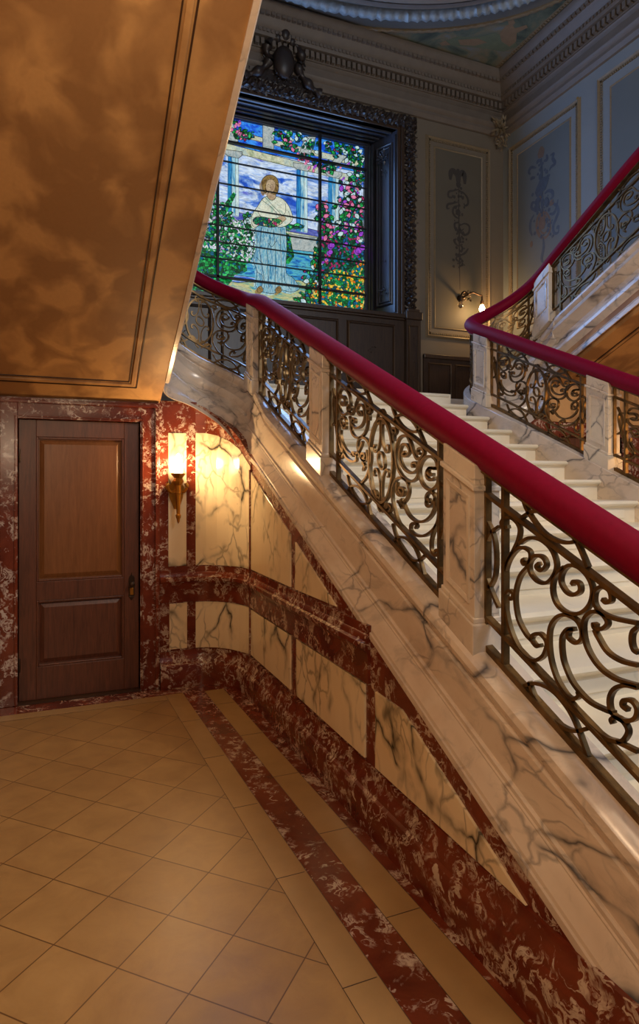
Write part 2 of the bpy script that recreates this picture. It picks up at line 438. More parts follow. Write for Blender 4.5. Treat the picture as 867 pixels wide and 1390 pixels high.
# ------------------------------------------------------------------ stringers
PROF = [(-.085, -.30), (-.085, -.005), (-.08, 0), (0, 0), (.045, 0), (.072, -.008), (.09, -.026), (.097, -.05), (.09, -.075), (.073, -.092), (.073, -.102), (.088, -.108),
        (.09, -.15), (.09, -.18), (.09, -.21), (.09, -.24), (.09, -.265), (.09, -.285), (.093, -.29), (.102, -.293), (.102, -.312), (.107, -.318), (.107, -.325), (.118, -.342), (.128, -.365), (.139, -.39), (.150, -.408), (.152, -.425), (.16, -.428), (.16, -.46), (.145, -.46)]
def stringer(name, line, s0, s1, Bf, side, step=.07):
    """Bf(s) -> 3D lower edge point or None for the straight default"""
    rings = []; s = s0
    n = int((s1-s0)/step)+1
    for i in range(n+1):
        s = s0+(s1-s0)*i/n
        p = line.at(s); b = Bf(s, p); h = Vector((b.x-p.x, b.y-p.y, 0)); L = h.length; d = h/L
        H = p.z-b.z; ring = []
        for dx, dz in PROF:
            v = -dz/.46
            ex = 0 if dx < .09 else max(0, L-.16)*((min(1, max(0, (v-.22)/.78)))**1.25)
            if dz < -.1 and dx > .08: ex += max(0, L-.16)*(.10*math.sin(v*19+.6)*math.sin(PI*min(1, max(0, (v-.2)/.8))))
            if side > 0 and dx > .08 and dz < -.1: ex += min(1, max(0, (s-S0-SU*.5)/.5))*.034*math.sin(2*PI*(v-.22)/.36)*min(1, (1.02-v)*6)
            zz = dz if dz > -.12 and True else -.12-(H-.12)*((-dz-.12)/.34)
            if dx <= -.08 and dz < -.1: zz = -.30
            sc_ = min(1, L/.16) if dx > 0 else 1
            ring.append(Vector((p.x, p.y, p.z))+d*(dx*sc_+ex)+Vector((0, 0, zz)))
        rings.append(ring)
    mb = MB(); mb.loft(rings)
    return mb.obj(name, 'stair_marble', smooth=True, angle=28)
def poly_at(tab, s):
    if s <= tab[0][0]: return None
    for (a, p), (b, q) in zip(tab, tab[1:]):
        if s <= b:
            t = (s-a)/(b-a); return Vector(p).lerp(Vector(q), t)
    return None
def soff_l(y): return 2.25+.445*(5.15-y)
_bt = [(sy(4.60), (1.40, 4.60, BL(4.60))), (sy(4.95), (1.395, 4.78, 1.80)), (S0, (1.36, 4.91, 1.90)), (S0+SU*.25, (1.24, 5.03, 2.07)), (S0+SU*.5, (1.10, 5.10, 2.185)),
       (S0+SU*.75, (.98, 5.12, 2.25)), (S0+SU*.90, (.86, 5.07, 2.28)), (S0+SU+.02, (.785, 5.00, soff_l(5.0)+.01)), (S0+SU+.45, (.773, 4.80, soff_l(4.80)+.01))]
_dense = []
_cm = catmull([p for _, p in _bt], 8)
for i in range(len(_bt)-1):
    for j in range(8): _dense.append((_bt[i][0]+(_bt[i+1][0]-_bt[i][0])*j/8, _cm[i*8+j]))
_dense.append(_bt[-1])
def B_left(s, p):
    if s <= _bt[0][0]: return Vector((1.40, p.y, BL(p.y)))
    q = poly_at(_dense, s)
    if q: return Vector(q)
    return Vector((.773-.0261*(4.8-p.y), p.y, soff_l(p.y)+.01))
def B_right(s, p):
    if s <= S0+SU*.5:
        l = LL.at(s); b = B_left(s, l); return Vector((5.46-b.x, b.y, b.z+(p.z-l.z)))
    a = Vector((4.36, 5.10, 2.20)); e = Vector((4.62, 5.02, p.z-.60))
    if s < S0+SU+.2:
        t = (s-S0-SU*.5)/(SU*.5+.2); t = t*t*(3-2*t); return a.lerp(e, t)
    return Vector((4.62, p.y, p.z-.62))
sl = stringer('stair_stringer', LL, .35, sret(1.2), B_left, -1)
tag(sl, 'veined marble string under the near balustrade, curving round above the torch wall lamp', 'stair stringer')
sr = stringer('stair_stringer', LR, .35, sret(1.2), B_right, 1)
tag(sr, 'marble string under the far balustrade, rising again at the upper right', 'stair stringer')

# ------------------------------------------------------------------ handrails
def handrail(line, h_of_s, s0, s1):
    rings = []; n = int((s1-s0)/.05)
    prof = []
    for k in range(20):
        a = 2*PI*k/20; x = .066*math.cos(a); z = .064*math.sin(a)
        if z < -.03: x *= .86; z = max(z, -.052)
        prof.append((x, z))
    prof = [(x, z) for x, z in prof]
    cen = []
    for i in range(n+1):
        s = s0+(s1-s0)*i/n; p = line.at(s); cen.append(Vector((p.x, p.y, p.z+h_of_s(s))))
    z = [c.z for c in cen]
    for _ in range(10): z = [z[0]]+[(z[i-1]+2*z[i]+z[i+1])/4 for i in range(1, len(z)-1)]+[z[-1]]
    for i, c in enumerate(cen): c.z = z[i]
    for i, c in enumerate(cen):
        t = (cen[min(i+1, n)]-cen[max(i-1, 0)]).normalized(); a = t.cross(Vector((0, 0, 1))).normalized(); b = a.cross(t)
        rings.append([c+a*x+b*q for x, q in prof])
    mb = MB(); mb.loft(rings); o = mb.obj('handrail', 'velvet', smooth=True, angle=60)
    u = MB(); r2 = []
    for i, c in enumerate(cen):
        t = (cen[min(i+1, n)]-cen[max(i-1, 0)]).normalized(); a = t.cross(Vector((0, 0, 1))).normalized(); b = a.cross(t)
        r2.append([c+a*x+b*q for x, q in ((-.03, -.048), (.03, -.048), (.03, -.062), (-.03, -.062))])
    u.loft(r2); k = u.obj('rail_underside', 'iron', o)
    return o
def hl(s):
    if s < S0-.2: return .757
    if s < S0+.1: return .757-.067*(s-S0+.2)/.3
    return .69
def hr(s): return .692 if s < S0 else (.692-.06*min(1, (s-S0)/SU) if s < S0+SU else min(.745, .632+.1*(s-S0-SU)))
ho = handrail(LL, hl, .15, sret(1.0)); tag(ho, 'crimson velvet covered handrail in the foreground, running up to the curved turn by the window', 'handrail')
ho2 = handrail(LR, hr, .15, sret(1.0)); tag(ho2, 'crimson velvet covered handrail across the steps, bending round and rising to the top right', 'handrail')

# ------------------------------------------------------------------ marble posts
def post(line, s, hf, label, wid=.215, half=.06):
    c = line.at(s); t = line.tan(s); nrm = Vector((t.y, -t.x, 0))
    root = thing('balustrade_post', label, 'post', (c.x, c.y, c.z-.01), 'marble balustrade posts')
    def zt(a): return line.at(s+a).z
    def prism(mb, a0, a1, w, b0, b1, off=0.0):
        """b heights measured over the sloping cap at both ends (b0 follows the slope, b1 too)"""
        vs = []
        for bb in (b0, b1):
            for a, ww in ((a0, -w), (a1, -w), (a1, w), (a0, w)):
                q = Vector((c.x, c.y, 0))+t*a+nrm*ww
                z = c.z+bb+slope*a
                vs.append((q.x, q.y, z))
        mb.add(vs, [(0, 3, 2, 1), (4, 5, 6, 7), (0, 1, 5, 4), (1, 2, 6, 5), (2, 3, 7, 6), (3, 0, 4, 7)])
    slope = (line.at(s+.15).z-line.at(s-.15).z)/.3
    top = hf(s)-.05; hw = wid/2
    mb = MB(); prism(mb, -hw-.012, hw+.012, half+.016, -.012, .105); prism(mb, -hw-.004, hw+.004, half+.008, .105, .125); mb.obj('base', 'post_marble', root, .004)
    mb = MB(); prism(mb, -hw, hw, half, .12, top-.085)
    mb.obj('shaft', 'post_marble', root, .003)
    mb = MB()                                   # raised panel moulding on both broad faces
    for sd in (-1, 1):
        ring = [(-hw+.03, .165), (hw-.03, .165), (hw-.03, top-.125), (-hw+.03, top-.125)]
        inn = [(-hw+.048, .185), (hw-.048, .185), (hw-.048, top-.145), (-hw+.048, top-.145)]
        def P(a, b, o): q = Vector((c.x, c.y, 0))+t*a+nrm*(sd*(half+o)); return (q.x, q.y, c.z+b+slope*a)
        vs = [P(a, b, -.001) for a, b in ring]+[P(a, b, .007) for a, b in ring]+[P(a, b, .003) for a, b in inn]+[P(a, b, -.001) for a, b in inn]
        fs = []
        for k in range(4):
            j = (k+1) % 4; fs += [(k, j, 4+j, 4+k), (4+k, 4+j, 8+j, 8+k), (8+k, 8+j, 12+j, 12+k), (12+k, 12+j, j, k)]
        mb.add(vs, fs)
    mb.obj('panel_moulding', 'post_marble', root)
    mb = MB(); prism(mb, -hw-.008, hw+.008, half+.012, top-.088, top-.068); prism(mb, -hw, hw, half, top-.068, top+.01); mb.obj('cap', 'post_marble', root, .004)
    settle(root); return root
post(LL, sy(2.155), hl, 'foreground marble post with raised panel, the largest, standing on the near string')
post(LL, sy(3.67), hl, 'marble post on the near balustrade, midway between the largest post and the curved turn')
post(LL, sy(5.12), hl, 'slim looking marble post at the foot of the curved turn, below the stained glass figure', .20)
post(LR, sy(5.16), hr, 'blue-veined marble post at the far bend of the handrail, left end of the far balustrade')
post(LR, sy(3.70), hr, 'blue-veined marble post on the far balustrade nearest the right edge, seen across the steps')
post(LR, sret(5.25), hr, 'pale marble post at the foot of the right return flight, below the rising handrail')

# ------------------------------------------------------------------ wrought iron
CY = 2.9125
def ab(zx, zy):
    p = at(440+zx/5.1, 490+zy/5.1, X=1.56); return (CY-p.y, p.z-TL(p.y))
R = {}   # right-hand half of a bay, surveyed from the bay between the two nearest posts
def curl(c, r0, a0, turns, n=12, shrink=.35):
    """spiral ending, in survey units"""
    out = []
    for i in range(n+1):
        t = i/n; a = math.radians(a0)+turns*2*PI*t; r = r0*(1-(1-shrink)*t); out.append((c[0]+r*math.cos(a)*.85, c[1]+r*math.sin(a)*1.15))
    return out
SC = [
 # upper C shaped scroll beside the oval, closed with a bowl
 [(520, 590), (505, 612), (528, 622), (552, 590), (535, 545), (503, 545), (488, 590), (490, 650), (515, 705), (560, 735), (597, 722), (606, 690), (592, 664), (572, 672), (572, 692), (585, 690)],
 [(548, 490), (510, 482), (478, 512), (462, 580), (464, 660), (482, 725), (520, 775), (565, 793), (600, 770), (614, 720), (616, 670), (628, 640)],
 [(540, 488), (562, 540), (578, 592), (604, 640), (632, 628), (650, 596), (634, 568), (610, 574), (608, 600), (625, 604)],
 # ring scroll beside the bar
 [(712, 742), (690, 748), (676, 722), (690, 700), (722, 705), (738, 690), (728, 645), (700, 622), (660, 628), (628, 670), (618, 730), (632, 795), (668, 840), (706, 846), (738, 812), (746, 760)],
 [(740, 705), (715, 698), (684, 702), (666, 735), (674, 770), (700, 782), (724, 765)],
 # lower bowls
 [(692, 935), (680, 915), (664, 930), (668, 955), (690, 962), (712, 935), (722, 900), (705, 868), (680, 870), (664, 898), (668, 932)],
 [(722, 905), (722, 960), (700, 1020), (655, 1062), (600, 1065), (550, 1025), (520, 965), (505, 915)],
 [(745, 862), (752, 930), (748, 1020), (735, 1080), (700, 1132), (650, 1163), (598, 1160), (562, 1132), (562, 1092), (585, 1078), (602, 1096), (590, 1112)],
 # spiral low beside the oval
 [(505, 880), (488, 866), (482, 842), (500, 838), (516, 856), (508, 890), (480, 888), (464, 860), (470, 800)],
 [(470, 930), (500, 945), (532, 915), (548, 860), (538, 800), (505, 772), (468, 778), (440, 830), (436, 900), (445, 960), (470, 1050), (505, 1115), (545, 1155)],
 [(505, 915), (485, 940), (500, 975), (492, 945)],
 # small leg
 [(734, 1085), (712, 1140), (698, 1200), (700, 1262), (726, 1296), (748, 1280), (738, 1258), (724, 1268)],
 # crossing arcs under the handrail
 [(432, 268), (452, 335), (492, 405), (545, 448), (600, 452), (640, 410)],
 [(440, 388), (478, 345), (530, 345), (578, 388), (615, 450), (655, 545)],
 # crossing arcs over the foot bar
 [(438, 1085), (462, 1170), (510, 1255), (565, 1322), (615, 1332), (652, 1300)],
 [(445, 1205), (485, 1175), (540, 1190), (590, 1250), (625, 1340), (655, 1450)],
 # little curls beside the oval
 [(455, 470), (436, 452), (440, 432), (460, 436), (462, 460), (448, 482), (448, 520)],
 [(412, 965), (392, 985), (398, 1005), (420, 1000), (428, 972), (405, 950), (388, 972)],
 # lens between bar and post
 [(760, 790), (800, 850), (815, 930), (800, 1040), (765, 1180)],
 [(822, 800), (790, 880), (780, 960), (795, 1080), (825, 1160)],
]
OV = (362, 655, 80, 288)
def ell(cx, cy, rx, ry, n=28, a0=0, a1=360):
    return [(cx+rx*math.cos(math.radians(a0+(a1-a0)*i/n)), cy+ry*math.sin(math.radians(a0+(a1-a0)*i/n))) for i in range(n+1)]
INNER = [[(385, 432), (404, 418), (416, 436), (402, 456), (384, 440), (374, 415), (364, 455), (374, 545), (392, 610), (416, 640), (436, 622), (430, 604), (414, 612)]]
HALF = .64
E_ = HALF-.004
MS = .458
_oc = ab(OV[0], OV[1])[0]; _bar = ab(757, 760)[0]; _k = (E_-.105)/(_bar-_oc)
def far(zx, zy):
    a, b = ab(zx, zy); return ((a-_oc)*_k, b)
def near(x, y):
    p = at(650+x/3.995, 620+y/3.995, X=1.56); return (1.395-p.y, p.z-TL(p.y))
NB = 799
SN = [
 [(175, 385), (150, 392), (138, 362), (165, 335), (205, 345), (235, 390), (230, 450), (205, 510), (165, 590), (150, 680), (156, 800), (185, 945), (235, 1055), (300, 1112), (355, 1095), (380, 1040), (375, 1000), (345, 968), (310, 975), (300, 1000), (325, 1035), (350, 1030)],
 [(265, 560), (250, 572), (262, 590), (290, 570), (290, 520), (250, 498), (215, 515), (180, 565), (160, 625)],
 [(280, 600), (235, 660), (212, 760), (225, 880), (265, 965), (300, 1005)],
 [(165, 750), (180, 735), (200, 750), (195, 780), (180, 775)],
 [(235, 475), (290, 445), (350, 455), (405, 505), (432, 580), (422, 640), (382, 688), (330, 680), (292, 632), (290, 578), (320, 542), (360, 550), (378, 590), (352, 622), (325, 602), (342, 582)],
 [(515, 697), (528, 678), (556, 692), (558, 732), (520, 752), (482, 732), (456, 680), (466, 625), (500, 592), (550, 600), (600, 650), (626, 720), (612, 800), (562, 850), (490, 850), (432, 800), (411, 720), (428, 645), (475, 600)],
 [(678, 772), (700, 790), (726, 775), (716, 725), (676, 705), (641, 730), (636, 790), (665, 840), (740, 875), (867, 900)],
 [(530, NB+140), (500, NB+150), (498, NB+188), (538, NB+215), (568, NB+190), (566, NB+140), (540, NB+90), (482, NB+62), (430, NB+82), (396, NB+150), (398, NB+280), (430, NB+400), (478, NB+486), (515, NB+520), (550, NB+508), (548, NB+480)],
 [(528, NB+138), (492, NB+142), (462, NB+190), (464, NB+280), (482, NB+350), (525, NB+440), (605, NB+530), (690, NB+575), (742, NB+592)],
 [(650, NB+120), (632, NB+110), (640, NB+132), (680, NB+134), (706, NB+100), (672, NB+50), (620, NB+45), (578, NB+100), (590, NB+220), (650, NB+330), (740, NB+402), (867, NB+442)],
 [(636, NB+140), (655, NB+180), (705, NB+260), (780, NB+308), (867, NB+330)],
 [(867, NB+452), (800, NB+440), (742, NB+462), (716, NB+520), (730, NB+592), (790, NB+632), (850, NB+622), (864, NB+570), (835, NB+525), (795, NB+522), (785, NB+550), (815, NB+575)],
 [(735, NB+652), (727, NB+630), (752, NB+615), (792, NB+640), (816, NB+690), (792, NB+738), (760, NB+748)],
 [(505, NB+530), (560, NB+600), (620, NB+665), (700, NB+730), (760, NB+750), (867, NB+800)],
 [(870, NB+120), (840, NB+150), (834, NB+200), (846, NB+245), (870, NB+262)],
]
AN = [
 [(245, 200), (275, 290), (350, 400), (430, 455), (510, 466), (595, 432)],
 [(245, 335), (310, 300), (400, 320), (480, 385), (540, 460), (602, 600)],
 [(245, NB+460), (320, NB+440), (400, NB+470), (470, NB+540), (530, NB+640), (602, NB+832)],
 [(285, NB+430), (320, NB+520), (400, NB+620), (480, NB+680), (540, NB+695), (602, NB+680)],
]
LN = [[(40, 320), (90, 420), (108, 520), (105, 640), (82, 705), (48, 745)], [(125, 385), (75, 430), (50, 520), (55, 640), (80, 730), (122, 830)]]
RB = ab(407, 364)[1]           # upper sloping rail
LBb = ab(540, 1152)[1]         # lower sloping rail
def catmull3(pts, n): return [(v.x, v.y) for v in catmull([(a, b, 0) for a, b in pts], n)]
def mirrored(pts, kind):
    """the other half: turned about the upright middle line, scrolls keeping their upright form"""
    if kind == 'lens': return [(-a, b) for a, b in pts]
    ac = sum(p[0] for p in pts)/len(pts)
    q = [(-a, b-1.5*MS*(a-ac)) for a, b in pts]
    lo, hi = LBb+.008, RB-.008
    ms, mn = max(p[1] for p in q), min(p[1] for p in q)
    sh = 0
    if ms > hi: sh = hi-ms
    elif mn < lo-.02: sh = lo-.02-mn
    return [(a, min(hi, b+sh)) for a, b in q]
FAR_S = [[far(*q) for q in p] for p in SC]
FAR = [('s', p) for p in FAR_S[:12]]+[('s', FAR_S[16]), ('s', FAR_S[17])]
FAR_A = FAR_S[12:16]; FAR_L = FAR_S[18:20]
NEAR = [('s', [near(*q) for q in p]) for p in SN]
NEAR_A = [[near(*q) for q in p] for p in AN]; NEAR_L = [[near(*q) for q in p] for p in LN]
_shift = far(545, 380)[0]-far(212, 170)[0]
def iron_bay(line, sA, sB, hf, label, kind='far', fine=6):
    """sA = downhill post, sB = uphill post (arc lengths, post centres)"""
    pc = line.at((sA+sB)/2); root = thing('iron_balustrade_panel', label, 'balustrade panel', (pc.x, pc.y, pc.z), 'scrolled iron balustrade panels')
    mid = (sA+sB)/2; half = (sB-sA)/2-.105; k = half/HALF
    hs = min(1.0, (hf(mid)-.05)/.71)
    def P(a, b):
        s = mid-a*k; p = line.at(s); return Vector((s, p.z+b*hs, 0))
    def world(q, o):
        p = line.at(q.x); t = line.tan(q.x); n = Vector((t.y, -t.x, 0)); w = Vector((p.x, p.y, q.y))+n*o; return w
    def stroke(name, pts, th=.0125, dp=.018, close=False):
        q = [P(*p) for p in pts]; rings = []
        m = len(q)
        for i in range(m):
            a, b = q[max(i-1, 0)], q[min(i+1, m-1)]
            if close and i in (0, m-1): a, b = q[m-2], q[1]
            d = (b-a); d = d.normalized() if d.length > 1e-7 else Vector((1, 0, 0)); nn = Vector((-d.y, d.x, 0))
            rings.append([world(q[i]+nn*(th/2*u), dp/2*v) for u, v in ((-1, -1), (1, -1), (1, 1), (-1, 1))])
        mb = MB(); mb.loft(rings); return mb.obj(name, 'iron', root, smooth=True, angle=50)
    def seg(name, a0, b0, a1, b1, th=.014, dp=.028, n=10):
        return stroke(name, [(a0+(a1-a0)*i/n, b0+(b1-b0)*i/n) for i in range(n+1)], th, dp)
    TOP = (hf(mid)-.05)/hs; E = E_
    seg('foot_rail', -E, .012, E, .012, .024, .032)
    seg('upper_rail', -E, RB, E, RB, .015, .030); seg('lower_rail', -E, LBb, E, LBb, .015, .030)
    for sg in (-1, 1):
        stroke('upright', [(sg*(E-.002), .0), (sg*(E-.002), TOP)], .014, .028)
        stroke('upright', [(sg*(E-.105), .0), (sg*(E-.105), TOP)], .016, .028)
    cl_ = lambda pts: [(a, max(.006, min(b, TOP))) for a, b in catmull3(pts, fine)]
    S, A, L = (FAR, FAR_A, FAR_L) if kind == 'far' else (NEAR, NEAR_A, NEAR_L)
    for _, p in S:
        stroke('scroll', cl_(p))
        if kind == 'far' or max(q[0] for q in p) < -.06: stroke('scroll', cl_(mirrored(p, 's')))
    for p in L:
        stroke('lens_scroll', cl_(p)); stroke('lens_scroll', cl_(mirrored(p, 'lens')))
    sh = -_shift if kind == 'far' else .56
    for p in A:
        stroke('arch', cl_(p)); stroke('arch', cl_([(a+sh, b) for a, b in p]))
    if kind != 'near':
        ca, cb = far(OV[0], OV[1])
        stroke('centre_oval', [far(*p) for p in ell(*OV, n=30)], .015, .022, True)
        stroke('centre_ring', [(ca+.036*math.cos(t*PI/10), cb+.042*math.sin(t*PI/10)-MS*0) for t in range(21)], .011, .018, True)
        base = catmull3([(.010, .27), (.028, .255), (.044, .225), (.034, .195), (.018, .205), (.022, .228), (.012, .20), (.010, .13), (.024, .075), (.052, .045), (.075, .052), (.078, .078), (.062, .082)], fine)
        for sx in (-1, 1):
            for sz in (-1, 1): stroke('scroll', [(ca+sx*a, cb+sz*b*.98+MS*.9*sx*a) for a, b in base], .010, .016)
    settle(root)
    return root
iron_bay(LL, sy(.64), sy(2.155), hl, 'scrolled iron panel at the right edge, nearest the camera, downhill of the largest post', 'near', 8)
iron_bay(LL, sy(2.155), sy(3.67), hl, 'scrolled iron panel of the near balustrade just uphill of the largest post, steps behind it', 'far', 6)
iron_bay(LL, sy(3.67), sy(5.12), hl, 'scrolled iron panel on the near balustrade between the middle post and the turn post', 'far', 5)
iron_bay(LL, sy(5.12), sret(5.25), hl, 'curved scrolled iron panel at the left turn, in front of the dark window dado', 'far', 5)
iron_bay(LR, sy(3.70), sy(5.16), hr, 'scrolled iron panel of the far balustrade between its two posts, orange soffit behind', 'far', 4)
iron_bay(LR, sy(2.18), sy(3.70), hr, 'cropped scrolled iron panel on the right edge beside the far balustrade post', 'far', 4)
iron_bay(LR, sy(5.16), sret(5.25), hr, 'curved scrolled iron panel at the far bend, under the handrail next to the lit bulb', 'far', 4)
iron_bay(LR, sret(5.25), sret(3.67), hr, 'scrolled iron panel climbing the right return flight in front of the grey wall', 'far', 4)

# ------------------------------------------------------------------ steps and landing
ordn = ['top', 'second', 'third', 'fourth', 'fifth', 'sixth', 'seventh', 'eighth', 'ninth', 'tenth', 'eleventh', 'twelfth', 'thirteenth']
for k in range(1, 14):
    zt = LAND-RISE*k; yn = TOPY-TREAD*k
    root = thing('marble_step', 'cream marble step of the central flight, %s one below the landing' % (ordn[k-1] if k > 1 else 'first'), 'step', (2.73, yn, zt-RISE), 'cream marble steps')
    mb = MB()
    prof = [(yn-.012, zt-.008), (yn-.02, zt-.018), (yn-.012, zt-.03), (yn+.004, zt-.034), (yn+.02, zt-.05), (yn+TREAD+.02, zt-.05), (yn+TREAD+.02, zt), (yn-.004, zt)]
    mb.loft([[(x, y, z) for y, z in prof] for x in (1.63, 3.83)]); mb.obj('tread', 'tread_marble', root)
    mb = MB(); mb.box(1.63, 3.83, yn+.02, yn+.05, zt-RISE, zt-.04); mb.obj('riser', 'tread_marble', root)
    mb = MB(); mb.box(1.75, 3.71, yn+.014, yn+.022, zt-RISE+.028, zt-.062); mb.obj('riser_panel', 'tread_marble', root, .003)
    settle(root)
mb = MB()
mb.box(-.84, 6.3, 5.98, 7.88, LAND-.18, LAND); mb.box(1.6, 3.86, 5.68, 5.98, LAND-.18, LAND)
mb.box(-.84, .58, 5.30, 5.98, LAND-.1, LAND); mb.box(4.85, 6.3, 5.30, 5.98, LAND-.1, LAND)
prof = [(5.67, LAND-.008), (5.66, LAND-.018), (5.668, LAND-.03), (5.69, LAND-.04), (5.69, LAND), (5.676, LAND)]
mb.loft([[(x, y, z) for y, z in prof] for x in (1.63, 3.83)])
mb.box(1.63, 3.83, 5.70, 5.73, LAND-RISE, LAND-.03)
struct(mb.obj('floor_landing', 'tread_marble'))

# ------------------------------------------------------------------ lower hall floor
def fx(x0, y): return x0+.025*(5-y)
mb = MB(); YB, YF = -3.0, 4.95
def strip(x0, x1, ya, yb, z0=-.06, z1=0, n=1):
    for (xa, xb) in ((x0, x1),):
        vs = [(fx(xa, ya) if xa > 0 else xa, ya), (fx(xb, ya), ya), (fx(xb, yb), yb), (fx(xa, yb) if xa > 0 else xa, yb)]
        mb.add([(x, y, z0) for x, y in vs]+[(x, y, z1) for x, y in vs], [(0, 3, 2, 1), (4, 5, 6, 7), (0, 1, 5, 4), (1, 2, 6, 5), (2, 3, 7, 6), (3, 0, 4, 7)])
mb.cur = 0; strip(-.84, .785, YB, 4.83)
mb.cur = 1; strip(.787, .918, YB, 4.95); strip(1.082, 1.23, YB, 4.93); strip(-.84, .785, 4.832, 4.948)
mb.cur = 2; strip(.92, 1.08, YB, 4.98); strip(1.232, 1.60, YB, 4.93)
mb.box(-.84, 1.75, 4.952, 5.35, -.062, -.002)
mb.cur = 3
for i in range(40):                         # joints of the narrow strips
    y = 4.6-i*.62
    if y > YB:
        mb.box(fx(1.084, y), fx(1.228, y), y-.0015, y+.0015, -.01, .0008)
        mb.box(fx(.79, y), fx(.916, y), y-.24-.0015, y-.24+.0015, -.01, .0008)
mb.box(-.84, .785, 4.8295, 4.8325, -.01, .0008)
for a in (.786, .919, 1.081, 1.231):
    mb.add([(fx(a, YB)-.0012, YB, .0006), (fx(a, YB)+.0012, YB, .0006), (fx(a, 4.94)+.0012, 4.94, .0006), (fx(a, 4.94)-.0012, 4.94, .0006)], [(0, 1, 2, 3)])
fl = mb.obj('floor', ['tiles', 'cream_strip', 'red_floor', 'groove']); struct(fl)
mb = MB(); mb.box(4.0, 6.3, YB, 5.35, -.06, 0); struct(mb.obj('floor_right', 'tiles'))

# ------------------------------------------------------------------ panelled walls of the lower hall (built once, mirrored for the right-hand side)
def mir(o, parent=None):
    """mirror copy about the stair axis"""
    me = o.data.copy()
    from mathutils import Matrix
    me.transform(Matrix.Translation((5.46, 0, 0)) @ Matrix.Diagonal((-1, 1, 1, 1))); me.flip_normals()
    c = bpy.data.objects.new(o.name.split('.')[0], me); C.objects.link(c); c.parent = parent
    for m in o.modifiers:
        if m.type == 'BEVEL':
            b = c.modifiers.new('bevel', 'BEVEL'); b.width = m.width; b.segments = 2; b.limit_method = 'ANGLE'; b.angle_limit = .6
    return c
ARC = [(1.06, 5.15), (1.14, 5.135), (1.22, 5.09), (1.30, 5.01), (1.36, 4.91), (1.39, 4.82), (1.40, 4.74)]
def ribbon(name, path, z0s, z1s, th, mat, parent=None, off=0.0):
    """vertical band along a plan path: z0s/z1s lists or numbers; th towards the room"""
    n = len(path); P = [Vector((p[0], p[1], 0)) for p in path]; rings = []
    for i, p in enumerate(P):
        t = (P[min(i+1, n-1)]-P[max(i-1, 0)]).normalized(); nn = Vector((t.y, -t.x, 0))      # towards the room when walking +x then -y
        a = z0s if isinstance(z0s, (int, float)) else z0s[i]; b = z1s if isinstance(z1s, (int, float)) else z1s[i]
        q0, q1 = p+nn*(off), p+nn*(off+th)
        rings.append([(q0.x, q0.y, a), (q1.x, q1.y, a), (q1.x, q1.y, b), (q0.x, q0.y, b)])
    mb = MB(); mb.loft(rings); return mb.obj(name, mat, parent)
def profile_run(name, path, prof, mat, parent=None):
    """prof: (out, z) closed polygon swept along a plan path"""
    n = len(path); P = [Vector((p[0], p[1], 0)) for p in path]; rings = []
    for i, p in enumerate(P):
        if 0 < i < n-1:
            t0 = (p-P[i-1]).normalized(); t1 = (P[i+1]-p).normalized(); t = (t0+t1).normalized(); k = 1/max(.5, t.dot(t0))
        else: t = (P[min(i+1, n-1)]-P[max(i-1, 0)]).normalized(); k = 1
        nn = Vector((t.y, -t.x, 0))*k
        rings.append([(p.x+nn.x*o, p.y+nn.y*o, z) for o, z in prof])
    mb = MB(); mb.loft(rings); return mb.obj(name, mat, parent, smooth=True, angle=30)

wb = MB()     # back wall around the door
wb.box(-.84, -.241, 5.15, 5.4, 0, 2.27); wb.box(.624, 1.07, 5.15, 5.4, 0, 2.27); wb.box(-.241, .624, 5.15, 5.4, 2.10, 2.27); wb.box(-.241, .624, 5.30, 5.4, 0, 2.1)
wall_back = struct(wb.obj('wall_back', 'red_marble'))
# rounded corner + side wall under the string
def bpath_z(x, y):
    if y <= 4.62: return BL(y)
    best = min(_dense, key=lambda e: (e[1][0]-x)**2+(e[1][1]-y)**2); return best[1][2]
cornz = [2.25, 2.215, 2.15, 2.06, 1.955, 1.86, 1.80]
corner = ribbon('wall_corner', ARC, 0, [z+.01 for z in cornz], -.14, 'red_marble'); struct(corner)
ws = MB(); ws.prism([(1.406, 4.76, 0), (1.406, 4.76, BL(4.76)+.03), (1.406, .85, BL(.85)+.03), (1.406, .85, 0)], (.12, 0, 0))
wall_side = struct(ws.obj('wall_side', 'red_marble'))
def xs(p): return 1.40
def side_panel(poly, parent, out=.006):
    mb = MB(); mb.prism([(1.402-out, y, z) for y, z in poly], (out+.01, 0, 0)); return mb.obj('marble_panel', 'panel_marble', parent, .002)
BAND = .095
def lineU(y): return BL(y)-BAND
sp = []
sp.append(side_panel([(4.725, .955), (4.725, lineU(4.725)), (3.845, lineU(3.845)), (3.845, .957)], wall_side))
yt = 1.417+(.965+BAND-.274)/.46
sp.append(side_panel([(3.755, .957), (3.755, lineU(3.755)), (yt, .965)], wall_side))
sp.append(side_panel([(4.725, .30), (4.725, .648), (3.845, .650), (3.845, .30)], wall_side))
sp.append(side_panel([(3.735, .298), (3.735, .652), (2.785, .652), (2.785, .292)], wall_side))
y65 = 1.417+(.645+BAND-.274)/.46; y27 = 1.417+(.28+BAND-.274)/.46
sp.append(side_panel([(2.675, .29), (2.675, .648), (y65, .645), (y27, .28)], wall_side))
def back_panel(x0, x1, z0, z1):
    mb = MB(); mb.box(x0, x1, 5.144, 5.16, z0, z1); return mb.obj('marble_panel', 'panel_marble', wall_back, .002)
bp = [back_panel(.842, .985, .953, 2.016), back_panel(.850, .990, .292, .657)]
cp = [ribbon('marble_panel', ARC, .953, [2.02, 2.02, 2.0, 1.955, 1.885, 1.80, 1.745], .006, 'panel_marble', corner, -.001),
      ribbon('marble_panel', ARC, [.287]*5+[.29, .30], [.657]*7, .006, 'panel_marble', corner, -.001)]
